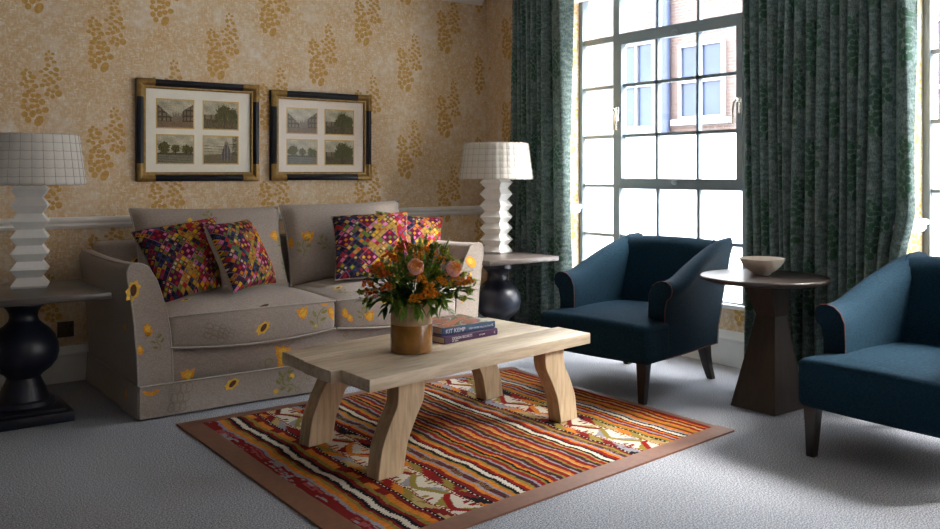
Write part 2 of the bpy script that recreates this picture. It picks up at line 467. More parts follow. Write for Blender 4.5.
for k in range(-2, 20):
    y = -.275 - .338 * k
    for n in range(-4, 3):
        z = (1.975 if k % 2 == 0 else 1.67) + .612 * n
        motif_at(mb, lambda a, zz: ((PX_ if -YB < a < -YA2 else 0) - .0008, -a, zz), -y, z, lambda a, zz: ((.02 < a < -YA - .01) or (-YB + .01 < a < -YA2 - .01) or -YB2 + .01 < a < 5.45) and .2 < zz < 2.4)
for (a, b) in ((YA, YB), (YA2, YB2)):
    for n in range(-4, 3):                         # prints on the reveals and under the sill
        motif_at(mb, lambda q, zz: (q, a - .0008, zz), .30, 1.90 + .612 * n, lambda q, zz: (.02 if a == YA else PX_ + .01) < q < REC - .01 and SILL + .02 < zz < 2.38)
        motif_at(mb, lambda q, zz: (q, a - .0008, zz), .12, 1.60 + .612 * n, lambda q, zz: (.02 if a == YA else PX_ + .01) < q < REC - .01 and SILL + .02 < zz < 2.38)
    for j in range(5):
        motif_at(mb, lambda q, zz: (REC - .0008, -q, zz), -a + .05 + .338 * j + .02, .225, lambda q, zz: -a + .01 < q < -b - .01 and .2 < zz < SILL - .01)
struct('wall_right', mb, ['paper', 'leafgold'])
mb = MB(); mb.box(XL - .2, XL, YN, .0, 0, ZC); struct('wall_left', mb, 'dim')
mb = MB(); mb.box(XL - .2, .52, YN - .2, YN, 0, ZC); struct('wall_front', mb, 'panel')

def mould(mb, prof, p0, p1, out):
    """extrude a (distance out from wall, height) profile from p0 to p1"""
    p0, p1, out = Vector(p0), Vector(p1), Vector(out)
    mb.loft([[p + out * d + Vector((0, 0, z)) for d, z in prof] for p in (p0, p1)], True, True)
RAIL = [(0, .843), (.010, .843), (.014, .852), (.022, .858), (.022, .872), (.030, .878), (.034, .890), (.030, .903), (.016, .907), (0, .907)]
SKIRT = [(0, 0), (.022, 0), (.022, .140), (.030, .146), (.030, .156), (.022, .164), (.018, .182), (.010, .195), (0, .195)]
mb = MB(); mould(mb, RAIL, (XL, 0, 0), (0, 0, 0), (0, -1, 0)); struct('trim_1', mb, 'white', True)
mb = MB()
mould(mb, RAIL, (0, 0, 0), (0, YA, 0), (-1, 0, 0)); mould(mb, RAIL, (PX_, YB, 0), (PX_, YA2, 0), (-1, 0, 0)); mould(mb, RAIL, (0, YB2, 0), (0, YA3, 0), (-1, 0, 0))
RU = [(d, z + .020) for d, z in RAIL]
for (a, b, xa, xb) in ((YA, YB, 0, PX_), (YA2, YB2, PX_, 0)):
    mould(mb, RU, (xa - .03, a, 0), (REC + .006, a, 0), (0, -1, 0)); mould(mb, RU, (xb - .03, b, 0), (REC + .006, b, 0), (0, 1, 0))
struct('trim_2', mb, 'white', True)
CORN = [(0, 2.40), (.02, 2.40), (.03, 2.425), (.055, 2.45), (.095, 2.485), (.105, 2.50), (.105, 2.53), (.125, 2.54), (.125, 2.56), (0, 2.56)]
mb = MB()
mb.loft([[(XL, -d, z) for d, z in CORN], [(-.062 + d * .25, -d, z) for d, z in CORN]], True, True); struct('trim_3', mb, 'white', True)
mb = MB(); mould(mb, SKIRT, (XL, 0, 0), (0, 0, 0), (0, -1, 0)); struct('baseboard_back', mb, 'white', True)
mb = MB()
mould(mb, SKIRT, (0, 0, 0), (0, YA, 0), (-1, 0, 0)); mould(mb, SKIRT, (PX_, YB, 0), (PX_, YA2, 0), (-1, 0, 0)); mould(mb, SKIRT, (0, YB2, 0), (0, YN, 0), (-1, 0, 0))
SK2 = [(d, z * 1.06) for d, z in SKIRT]
for (a, b) in ((YA, YB), (YA2, YB2)): mould(mb, SK2, (REC, a, 0), (REC, b, 0), (-1, 0, 0))
struct('baseboard_right', mb, 'white', True)
mb = MB()
for (a, b) in ((YA, YB), (YA2, YB2)): mb.rbox(.06, .15, b, a, 2.312, HEAD, .006, 2)
struct('trim_4', mb, 'white', True)                 # pale blind housing across the window heads

# ------------------------------------------------------------------ steel windows
XW = .385
ROWS = [SILL + .035, .72, 1.062, 1.402, 1.745, 2.075, HEAD]
def window(name, a, b):
    mb = MB()
    mb.box(XW - .0225, XW + .032, a - .035, a, SILL, HEAD); mb.box(XW - .0225, XW + .032, b, b + .035, SILL, HEAD)
    mb.box(XW - .02, XW + .03, b, a, SILL, SILL + .03); mb.box(XW - .02, XW + .03, b, a, HEAD - .03, HEAD)
    m1, m2 = a - .365, b + .335                      # mullions
    for m_ in (m1, m2): mb.box(XW - .0215, XW + .031, m_ - .028, m_ + .028, SILL, HEAD)
    for z in ROWS[1:-1]:
        w = .022 if z in (2.075,) else .011
        for (y0, y1) in ((m1, a), (b, m2)): mb.box(XW - .012, XW + .02, y0, y1, z - w * .9, z + w * .9)
    mb.box(XW - .02, XW + .03, m2, m1, 2.055, 2.10); mb.box(XW - .02, XW + .03, m2, m1, 1.045, 1.085)
    mb.box(XW - .012, XW + .02, m2, m1, ROWS[1] - .01, ROWS[1] + .01)
    cw = (m1 - m2 - .056) / 3
    for i in (1, 2):
        y = m1 - .028 - cw * i
        mb.box(XW - .012, XW + .02, y - .011, y + .011, SILL, 1.05); mb.box(XW - .012, XW + .02, y - .011, y + .011, 2.09, HEAD)
    fr = struct(name, mb, 'steel')
    # opening casement, proud of the fixed frame
    cb = MB(); x0, x1 = XW - .035, XW + .012
    t, bt, l, r = 2.068, 1.068, m1 - .020, m2 + .020
    cb.box(x0, x1, r, l, t - .045, t); cb.box(x0, x1, r, l, bt, bt + .045)
    cb.box(x0 - .0012, x1 + .001, l - .04, l + .0005, bt - .0005, t + .0005); cb.box(x0 - .0012, x1 + .001, r - .0005, r + .04, bt - .0005, t + .0005)
    for z in ROWS[3:5]: cb.box(XW - .02, x1, r, l, z - .010, z + .010)
    for i in (1, 2):
        y = m1 - .028 - cw * i; cb.box(XW - .02, x1, y - .010, y + .010, bt + .002, t - .002)
    ca = struct('casement', cb, 'steel', False, fr)
    for (y, s) in ((l - .012, 1), (r + .012, -1)):
        h = MB(); h.rbox(x0 - .012, x0, y - .012, y + .012, 1.50, 1.60, .004, 2)
        h.tube([(x0 - .012, y, 1.575), (x0 - .04, y, 1.578), (x0 - .045, y - .012 * s, 1.56), (x0 - .045, y - .02 * s, 1.50), (x0 - .04, y - .022 * s, 1.44)], lambda t: .010 - .003 * t, 8)
        h.ball((x0 - .04, y, 1.578), .014)
        h.build('casement_handle', 'chrome', ca)
    for z in (t - .022, bt + .022):
        h = MB(); h.ball((x0 - .004, (l + r) / 2, z), .02, 12, 6, 0, (.5, 1.3, .8)); h.build('casement_catch', 'steel', ca)
    g = MB(); f = MB()
    for z0, z1 in zip(ROWS[:-1], ROWS[1:]):
        (f if z1 < 1.41 else g).box(XW + .003, XW + .007, b + .03, a - .03, z0, z1)
    g.build('clear_panes', 'glass', fr, False); f.build('frosted_panes', 'frosted', fr, False)
    s = MB(); s.rbox(.33, XW + .1, b + .001, a - .001, SILL - .004, SILL + .022, .006, 2)
    s.build('window_sill', 'white', fr)
    return fr
window('window_1', YA, YB); window('window_2', YA2, YB2)

# ------------------------------------------------------------------ across the street
FX = 14.0
def fp(x, y): p = on_x(x, y, FX); return p.y, p.z
bld = thing('brick_building', 'sunlit red brick building with white sash windows beyond the glass', 'building', (FX, -1, -3))
mb = MB(); mb.box(FX, FX + .4, -22, 26, 1.2, 10.5); mb.build('brick_wall', 'brick', bld, False, True)
mb = MB(); mb.box(FX - .05, FX + .4, -22, 26, -3, 1.2); mb.build('ground_floor', 'stucco', bld, False, True)
def farwin(y0, y1, z0, z1):
    w = MB(); d = .10
    for (a_, b_, c_, e_) in ((y0, y1, z0, z0 + .07), (y0, y1, z1 - .07, z1), (y0 - .004, y0 + .07, z0 - .004, z1 + .004), (y1 - .07, y1 + .004, z0 - .004, z1 + .004), (y0, y1, (z0 + z1) / 2 - .04, (z0 + z1) / 2 + .04), ((y0 + y1) / 2 - .03, (y0 + y1) / 2 + .03, z0, z1)):
        d += .003; w.box(FX - d, FX + .02, a_, b_, c_, e_)
    fw = w.build('sash_window', 'sash', bld, False, True)
    p = MB(); p.box(FX - .04, FX - .03, y0 + .05, y1 - .05, z0 + .05, z1 - .05)
    p.xf(bld.matrix_basis.inverted()); p.build('pane', 'skyglass', fw, False)
    s = MB(); s.rbox(FX - .2, FX + .02, y0 - .2, y1 + .2, z0 - .16, z0, .01, 1)
    s.xf(bld.matrix_basis.inverted()); s.build('sill', 'sash', fw, False)
(a1, zt1), (a2, zb1) = fp(622, 46), fp(656, 128)
farwin(a2, a1, zb1, zt1)
(a1, zt1), (a2, zb1) = fp(681, 46), fp(726, 117)
farwin(a2, a1, zb1, zt1)
(a1, zt1), (a2, zb1) = fp(926, 20), fp(985, 150)
farwin(a2, a1, zb1 - .1, zt1)
for px, rr in ((660, .09), (667.5, .17)):
    y_, z_ = fp(px, 60); mb = MB(); mb.tube([(FX - .14, y_, -3), (FX - .14, y_, 10.5)], rr, 12); mb.build('downpipe', 'pipe', bld, True, True)
mb = MB(); mb.box(.52, FX, -22, 26, -3.1, -3); o = struct('street', mb, 'paving')
# ------------------------------------------------------------------ curtains
def curtain(name, label, ya, yb, xc, amp, knots, motifs, seed, taper=0.0):
    """knots: list of (fraction along width, offset) giving fold crests and troughs"""
    r_ = random.Random(seed); ph = [r_.uniform(0, 6) for _ in range(6)]
    def fold(s):
        for (s0, o0), (s1, o1) in zip(knots[:-1], knots[1:]):
            if s <= s1 or s1 == knots[-1][0]:
                t = max(0, min(1, (s - s0) / (s1 - s0)))
                t = t ** 2.1 if o0 < o1 else 1 - (1 - t) ** 2.1      # round crests to the room, tight grooves behind
                return o0 + (o1 - o0) * t
    def S(s, z):
        w = 1 + .25 * math.sin(z * 1.3 + ph[0] + 9 * s)
        ds = .006 * math.sin(z * 1.7 + ph[1] + 14 * s) + .004 * math.sin(z * 3.1 + ph[2] + 31 * s)
        o = fold(max(0, min(1, s + ds))) * w
        yy = ya + (yb - ya) * s
        yy += .010 * math.sin(z * 1.1 + ph[3] + 5 * s)
        # swing the fabric sideways where folds turn, giving rounder pleats
        yy -= .35 * (fold(min(1, s + .012)) - fold(max(0, s - .012))) * 0
        if taper: yy += taper * (1 - smooth01(.72, .98, z)) * smooth01(.7, 1, s)      # hem drawn in behind the armchair
        return Vector((xc + o * amp, yy, z))
    nz, ns = 40, 300
    mb = MB(); z0, z1 = .012, 2.545
    vs = [S(j / ns, z0 + (z1 - z0) * i / nz) for i in range(nz + 1) for j in range(ns + 1)]
    n1 = len(vs)
    fs = [(i * (ns + 1) + j, i * (ns + 1) + j + 1, (i + 1) * (ns + 1) + j + 1, (i + 1) * (ns + 1) + j) for i in range(nz) for j in range(ns)]
    W = ns + 1; bk = [v + Vector((.004, 0, 0)) for v in vs]; off = len(vs)
    fs += [tuple(off + q for q in f[::-1]) for f in fs]
    for j in range(ns): fs += [(j, off + j, off + j + 1, j + 1), (nz * W + j, nz * W + j + 1, off + nz * W + j + 1, off + nz * W + j)]
    for i in range(nz): fs += [(i * W, (i + 1) * W, off + (i + 1) * W, off + i * W), (i * W + ns, off + i * W + ns, off + (i + 1) * W + ns, (i + 1) * W + ns)]
    mb.add(vs + bk, fs, 0)
    acc = [0.0]
    for j in range(600): acc.append(acc[-1] + (S((j + 1) / 600, 1.2) - S(j / 600, 1.2)).length)
    LEN = acc[-1]
    def s_of(a):
        import bisect
        j = max(1, min(600, bisect.bisect_left(acc, a))); d_ = acc[j] - acc[j - 1]
        return (j - 1 + (a - acc[j - 1]) / max(1e-6, d_)) / 600
    def place(a, z):
        s = s_of(a); e = .002
        p = S(s, z); tx = S(min(1, s + e), z) - S(max(0, s - e), z); tz = S(s, z + .01) - S(s, z - .01)
        n = tx.cross(tz).normalized()
        if n.x > 0: n = -n
        return p + n * .0016
    for (a, z) in motifs(LEN):
        motif_at(mb, place, a, z, lambda q, zz: .01 < q < LEN - .01 and .03 < zz < 2.5, 1, 1.0, 10, True)
    o = single(name, mb, ['curtain', 'curtleaf'], label, 'curtain', (xc, (ya + yb) / 2, 0), 0, 'floor length green curtains', True, True, 70)
    return o
def pleats(spans, r_):
    k = [(0, r_.choice((-1, 1)) * .6)]; sgn = 1; s = 0; tot = sum(spans)
    for w in spans:
        s += w / tot; sgn = -sgn; k.append((s, sgn * r_.uniform(.65, 1)))
    k[-1] = (1.0, k[-1][1]); return k
def motif_grid(seed):
    def f(LEN):
        out = []
        k = 0; a = -.02 + (seed % 3) * .05
        while a < LEN:
            for n in range(-1, 5): out.append((a, (.10 if k % 2 else .40) + .612 * n))
            a += .30; k += 1
        return out
    return f
rr = random.Random(3)
sp1 = [rr.uniform(.7, 1.2) for _ in range(13)] + [1.1, 5.0, 1.4]
curtain('green_curtain', 'green leafy damask curtain in the corner behind the pleated lamp, beside the armchair', -.385, -.965, -.062, .048, pleats(sp1, rr), motif_grid(1), 4)
sp2 = [1.0, .8] + [rr.uniform(.7, 1.7) for _ in range(27)] + [1.2, 3.8, 1.0]
curtain('green_curtain', 'wide green leafy damask curtain hanging behind the round pedestal table', -2.235, -3.150, .082, .045, pleats(sp2, rr), motif_grid(2), 9, .05)

# ------------------------------------------------------------------ sofa
SX = -1.848
sofa = thing('sofa', 'oatmeal linen two-seat sofa embroidered with orange flowers, against the papered wall', 'sofa', (SX, -.56, 0))
decal_targets = []        # (MB, world-space) to receive embroidery
def sofa_arm(sgn):
    mb = MB()
    base = [(0, .155), (.006, .30), (.018, .45), (.034, .58), (.048, .66), (.050, .695), (.040, .722), (.018, .732), (-.012, .728), (-.042, .712), (-.058, .686), (-.078, .645), (-.100, .578), (-.126, .49), (-.140, .40), (-.150, .28), (-.152, .155)]
    st = [(-1.030, -.012), (-1.036, -.004), (-1.030, 0), (-.97, .001), (-.75, .002), (-.5, .002), (-.3, .002), (-.12, .002), (-.07, .0), (-.06, -.012)]
    st = [(-1.022, -.010), (-1.034, -.006), (-1.036, -.014)][:1] + st[3:]
    cx, cz = -.06, .45
    rings = []
    prof_y = [(-1.036, .90), (-1.036, .985), (-1.028, .997), (-1.01, 1.0), (-.75, 1.0), (-.45, 1.0), (-.15, 1.0), (-.075, 1.0), (-.062, .99), (-.06, .9)]
    for y, s in prof_y:
        ring = []
        for (u, z) in base:
            uu = cx + (u - cx) * (s if s < .95 else 1 - (1 - s) * .8); zz = cz + (z - cz) * (1 - (1 - s) * (.35 if s < .95 else .3))
            dip = -.012 * math.sin(PI * max(0, min(1, (y + 1.03) / .97))) if z > .6 else 0
            ring.append((SX + sgn * (0.975 + uu), y, zz + dip))
        rings.append(ring)
    mb.loft(rings, True, True)
    return mb, base
arms = []
for s in (-1, 1):
    mb, base = sofa_arm(s); decal_targets.append([mb, 'armrest', None])
    arms.append(mb)
# body frame: front rail, deck and back
fr = MB()
fr.rbox(SX - .83, SX + .83, -1.015, -.20, .14, .325, .012, 2)
def backfn(p): return (p.x, p.y + .05 * (p.z - .2) , p.z - .012 * math.cos((p.x - SX) * 1.5))
fr.rbox(SX - .955, SX + .955, -.235, -.062, .14, .775, .03, 3, 0, backfn, 2)
decal_targets.append([fr, 'frame', None])
sk = MB()
def skirt_run(p0, p1, out, n=30):
    p0, p1, out = Vector(p0), Vector(p1), Vector(out); top = []; bot = []
    for i in range(n + 1):
        t = i / n; p = p0.lerp(p1, t); w = .004 * math.sin(t * 17)
        top.append(p + Vector((0, 0, .158))); bot.append(p + out * (.008 + w) + Vector((0, 0, .010)))
    q = [t_ - out * .012 for t_ in top]; qb = [b_ - out * .012 for b_ in bot]
    sk.loft([[a, b, c, d] for a, b, c, d in zip(top, bot, qb, q)], True, True)
x0, x1 = SX - .980, SX + .980
skirt_run((x0 + .004, -1.044, 0), (x1 - .004, -1.044, 0), (0, -1, 0), 60)
skirt_run((x0, -.05, 0), (x0, -1.030, 0), (-1, 0, 0), 36); skirt_run((x1, -1.030, 0), (x1, -.05, 0), (1, 0, 0), 36)
for (xx, s) in ((x0, -1), (x1, 1)):                      # inverted pleat inserts at the front corners
    sk.prism([(xx - .012 * s, -1.04), (xx - .05 * s, -1.03), (xx - .05 * s, -.99), (xx - .010 * s, -.99)], 'Z', .012, .157)
decal_targets.append([sk, 'skirt', None])
# seat cushions
def seat_cushion(xa, xb):
    def fn(p):
        u = (p.x - (xa + xb) / 2) / ((xb - xa) / 2); v = (p.y - (-.64)) / .40
        k = max(0, 1 - u * u) * max(0, 1 - v * v)
        z = p.z + (k ** .6) * (.058 if p.z > .40 else -.012) - (.022 * (1 - u * u) if p.z < .36 and p.y < -.98 else 0)
        y = p.y - (.032 * max(0, 1 - u * u) * (1 if p.y < -.9 else 0)) * (1 - abs(p.z - .395) / .12 * .4)
        return (p.x + .008 * u * (1 - v * v) * (1 if abs(u) > .9 else 0), y, z)
    mb = MB(); mb.rbox(xa, xb, -1.035, -.24, .315, .472, .028, 3, 0, fn, 6); return mb
cush = []
for xa, xb in ((SX - .836, SX + .044), (SX + .048, SX + .836)):
    mb = seat_cushion(xa, xb); cush.append((xa, xb)); decal_targets.append([mb, 'seat_cushion', (xa, xb)])
# back cushions: knife-edge with ears
def puffy(q, thick, nu=26, nv=22, power=.42, pinch=.05, cols=None, back_mi=0, front_mi=0):
    """q = TL, TR, BR, BL; front bulges along the quad's normal"""
    TL, TR, BR, BL = [Vector(p) for p in q]
    nrm = (TR - TL).cross(BL - TL).normalized(); 
    if nrm.y > 0: nrm = -nrm
    mb = MB(); C = (TL + TR + BR + BL) / 4
    def P(u, v, side):
        a, b = 2 * u - 1, 2 * v - 1
        # pull the mid-edges in so the corners stand out as ears
        pu = 1 - pinch * (1 - b * b) * abs(a) ** 3 * 1.0; pv = 1 - pinch * (1 - a * a) * abs(b) ** 3
        aa, bb = a * (pu - .0), b * pv
        uu, vv = (aa + 1) / 2, (bb + 1) / 2
        p = TL.lerp(TR, uu).lerp(BL.lerp(BR, uu), vv)
        h = (max(0, 1 - a ** 4) * max(0, 1 - b ** 4)) ** power
        return p + nrm * (h * thick * side)
    for side, mi in ((1, front_mi), (-.85, back_mi)):
        vs = [P(i / nu, j / nv, side) for j in range(nv + 1) for i in range(nu + 1)]
        fs = [(j * (nu + 1) + i, j * (nu + 1) + i + 1, (j + 1) * (nu + 1) + i + 1, (j + 1) * (nu + 1) + i) for j in range(nv) for i in range(nu)]
        cc = None
        if cols: cc = [cols((f[0] % (nu + 1) + .5) / nu, (f[0] // (nu + 1) + .5) / nv) if side > 0 else (1, 1, 1) for f in fs]
        mb.add(vs, fs, mi, cc)
    ring = [P(i / nu, 0, 0) for i in range(nu)] + [P(1, j / nv, 0) for j in range(nv)] + [P(1 - i / nu, 1, 0) for i in range(nu)] + [P(0, 1 - j / nv, 0) for j in range(nv)]
    return mb, ring
bc = []
for (q) in (((-2.655, -.245, .955), (-1.785, -.245, .945), (-1.80, -.44, .47), (-2.66, -.44, .47)),
            ((-1.775, -.245, .955), (-.925, -.245, .968), (-1.01, -.44, .47), (-1.79, -.44, .47))):
    mb, ring = puffy(q, .105, 26, 22, .40, .05); decal_targets.append([mb, 'back_cushion', ring])

# ---- embroidery, laid on the fabric where the photo shows it
def tri_bvh(mb): return BVHTree.FromPolygons([Vector(p) for p in mb.v], [list(f) for f in mb.f])
bvhs = [tri_bvh(t[0]) for t in decal_targets]
def hit_all(px, py):
    d = ray(px, py).normalized(); best = None
    for i, b in enumerate(bvhs):
        h = b.ray_cast(CAM, d)
        if h[0] is not None and (best is None or h[3] < best[1][3]): best = (i, h)
    return best
DM = {'o': 1, 'y': 2, 'b': 3, 'g': 4, 't': 5}
def stitch(px, py, shapes, scale=1.0, rot=0):
    """shapes: (material letter, [(x, y) metres on the cloth])"""
    b = hit_all(px, py)
    if b is None: return
    i, (loc, nrm, _, _) = b; mb = decal_targets[i][0]; bv = bvhs[i]
    if nrm.dot(CAM - loc) < 0: nrm = -nrm
    up = Vector((0, 0, 1)) if abs(nrm.z) < .8 else Vector((0, 1, 0))
    ux = up.cross(nrm).normalized(); uy = nrm.cross(ux).normalized()
    c_, s_ = math.cos(rot), math.sin(rot)
    for li, (ml, poly) in enumerate(shapes):
        pts = []; ok = True; miss = 0
        cx_ = sum(p[0] for p in poly) / len(poly); cy_ = sum(p[1] for p in poly) / len(poly)
        ring = list(poly); n = len(ring); full = [(cx_, cy_)] + [((x + cx_) / 2, (y + cy_) / 2) for x, y in ring] + ring
        for (x, y) in full:
            x, y = x * scale, y * scale
            p = loc + ux * (x * c_ - y * s_) + uy * (x * s_ + y * c_)
            h = bv.ray_cast(p + nrm * .08, -nrm, .16)
            if h[0] is None:
                miss += 1; pts.append(p + nrm * .001); continue
            pts.append(h[0] + nrm * (.0012 + .0005 * li))
        if miss > .35 * len(full): continue
        fs = [(0, 1 + k, 1 + (k + 1) % n) for k in range(n)] + [(1 + k, 1 + n + k, 1 + n + (k + 1) % n, 1 + (k + 1) % n) for k in range(n)]
        mb.add(pts, fs, DM[ml])
def ell(cx, cy, rx, ry, rot=0, n=12): return [(cx + rx * math.cos(t) * math.cos(rot) - ry * math.sin(t) * math.sin(rot), cy + rx * math.cos(t) * math.sin(rot) + ry * math.sin(t) * math.cos(rot)) for t in [2 * PI * k / n for k in range(n)]]
def vine(pts, w):
    out = []
    for (a, b) in zip(pts[:-1], pts[1:]):
        dx, dy = b[0] - a[0], b[1] - a[1]; l = math.hypot(dx, dy) or 1; nx, ny = -dy / l * w, dx / l * w
        out.append([(a[0] + nx, a[1] + ny), (b[0] + nx, b[1] + ny), (b[0] - nx, b[1] - ny), (a[0] - nx, a[1] - ny)])
    return out
TULIP = [('o', [(-.035, .030), (-.014, .022), (0, .036), (.014, .022), (.036, .032), (.028, -.004), (.010, -.030), (-.012, -.030), (-.028, -.006)]), ('y', [(-.020, .012), (0, .020), (.020, .012), (.006, -.020), (-.006, -.020)])]
SUN = [('y', [(.055 * math.cos(t) * (1 - .25 * (k % 2)), .033 * math.sin(t) * (1 - .25 * (k % 2))) for k, t in enumerate([2 * PI * q / 14 for q in range(14)])]), ('b', ell(.004, 0, .028, .015, .3))]
def spray(): 
    sh = []
    pts = [(.0, -.06), (.02, -.03), (.015, 0), (.035, .03), (.06, .045)]
    for v_ in vine(pts, .0025): sh.append(('g', v_))
    for (x, y, r_) in ((.05, -.01, .3), (-.012, -.02, 2.4), (.055, .025, .2), (0, .02, 2.0)): sh.append(('g', ell(x, y, .018, .008, r_, 9)))
    return sh
def curl():
    p = [(.05 - .03 * 0, .02)]; p = [(.028 * math.cos(a) * (1 - a / 9) , .028 * math.sin(a) * (1 - a / 9)) for a in [q * .7 for q in range(10)]]
    return [('g', v_) for v_ in vine(p, .0028)]
def leafmesh():
    sh = []
    for k in range(9):
        x, y = (k % 3) * .026 - .03 + .012 * (k // 3), (k // 3) * .045 - .05
        e_ = ell(x, y, .015, .022, -.3, 10)
        for v_ in vine(e_ + [e_[0]], .0018): sh.append(('t', v_))
    return sh
random.seed(1)
for (x, y, k, s, r_) in [
    (188, 376, 'T', 1.0, .1), (232, 384, 'S', .8, .4), (151, 393, 'H', .8, 0), (177, 396, 'L', 1, 0), (282, 353, 'T', 1.2, -.2), (281, 363, 'O', .9, 0), (268, 363, 'C', 1, 0),
    (280, 378, 'V', 1.0, 0), (286, 388, 'V', .9, 1.5), (292, 376, 'Y', .8, 0), (276, 391, 'Y', .8, 0), (297, 390, 'C', .6, 0), (308, 378, 'C', .5, 1),
    (263, 328, 'S', .85, .6), (213, 334, 'L', .9, 1.4), (224, 333, 'L', .7, 1.3), (303, 313, 'T', 1.0, .2), (314, 318, 'V', 1.1, 0), (331, 312, 'O', .9, .3), (333, 318, 'Y', .6, 0), (316, 326, 'Y', .5, 0), (325, 304, 'H', .5, 0),
    (186, 300, 'S', .55, .3), (289, 293, 'H', .45, 0), (264, 306, 'B', .6, 0), (343, 293, 'V', .8, 1), (338, 288, 'S', .7, .4), (345, 313, 'O', .8, .2), (350, 318, 'O', .7, .5), (370, 316, 'T', .9, .3), (360, 314, 'V', .7, .5),
    (133, 291, 'S', 1.0, 1.2), (148, 330, 'O', .9, .3), (155, 344, 'V', .7, .6), (148, 335, 'Y', .5, 0), (140, 350, 'O', .7, .3), (125, 328, 'O', .7, .2), (126, 395, 'O', .8, .1),
    (190, 220, 'Y', .8, 0), (206, 217, 'V', .7, .6), (275, 236, 'T', 1.0, .5), (280, 247, 'V', .8, 1), (283, 266, 'V', .7, .3), (308, 237, 'T', 1.1, 0), (291, 243, 'O', 1.0, .3), (300, 247, 'V', 1.0, .4), (322, 245, 'V', .9, 1.0), (136, 262, 'S', .8, .6),
    (471, 262, 'O', 1.3, .9), (470, 274, 'Y', .6, 0), (467, 290, 'V', .7, 1), (462, 300, 'O', .5, 0), (385, 300, 'S', .6, .2), (345, 335, 'C', .6, 0), (400, 335, 'O', .7, .3)]:
    sh = {'T': TULIP, 'S': SUN, 'V': spray(), 'C': curl(), 'L': leafmesh(), 'O': [('o', ell(0, 0, .022, .034, 0, 12)), ('y', ell(0, .008, .012, .018, 0, 9))], 'H': [('o', [(-.05, .01), (-.02, -.016), (.02, -.018), (.055, .014), (.04, .018), (.014, .0), (-.014, .0), (-.04, .018)])],
          'Y': [('y', ell(0, 0, .018, .016, 0, 9))], 'B': [('b', ell(0, 0, .05, .014, .3, 10))]}[k]
    stitch(x, y, sh, s, r_)
LIN = ['linen', 'orange_thread', 'yellow_thread', 'brown_thread', 'green_thread', 'grey_thread']
k = 0
for mb, name, extra in decal_targets:
    o = mb.build(name, LIN, sofa, True, True, 50)
    inv = sofa.matrix_basis.inverted()
    if name == 'armrest':
        s = -1 if k == 0 else 1; k += 1
        pp = [(SX + s * (0.975 + u + (.002 if u > -.06 else -.002)), -1.032, z) for (u, z) in base]
        p = MB(); p.tube([pp[0]] + pp[1:], .0055, 6)
        for (uu, zz) in ((.036, .728),): p.tube([(SX + s * (0.975 + uu), y, zz - .012 * math.sin(PI * max(0, min(1, (y + 1.03) / .97)))) for y in (-1.03, -.8, -.6, -.4, -.2, -.07)], .0045, 6)
        p.xf(inv); p.build('piping', 'piping', o)
    if name == 'seat_cushion':
        xa, xb = extra; p = MB()
        for z in (.468, .322):
            pts = []
            for i in range(13): 
                u = i / 6 - 1; pts.append((xa + .004 + (xb - xa - .008) * i / 12, -1.033 - .022 * (1 - u * u), z + (.006 if z > .4 else -.022) * (1 - u * u)))
            pts = [(xa + .002, -.3, z), (xa + .001, -.7, z), (xa + .001, -1.0, z)] + pts + [(xb - .001, -1.0, z), (xb - .001, -.7, z), (xb - .002, -.3, z)]
            p.tube(pts, .0055, 6)
        p.xf(inv); p.build('piping', 'piping', o)
    if name == 'back_cushion':
        p = MB(); p.tube(extra + [extra[0]], .005, 6); p.xf(inv); p.build('piping', 'piping', o)
    if name == 'skirt':
        p = MB(); p.tube([(x0, -.06, .158), (x0 - .001, -1.03, .158), (x0 + .006, -1.047, .158), (x1 - .006, -1.047, .158), (x1 + .001, -1.03, .158), (x1, -.06, .158)], .005, 6)
        p.xf(inv); p.build('piping', 'piping', o)

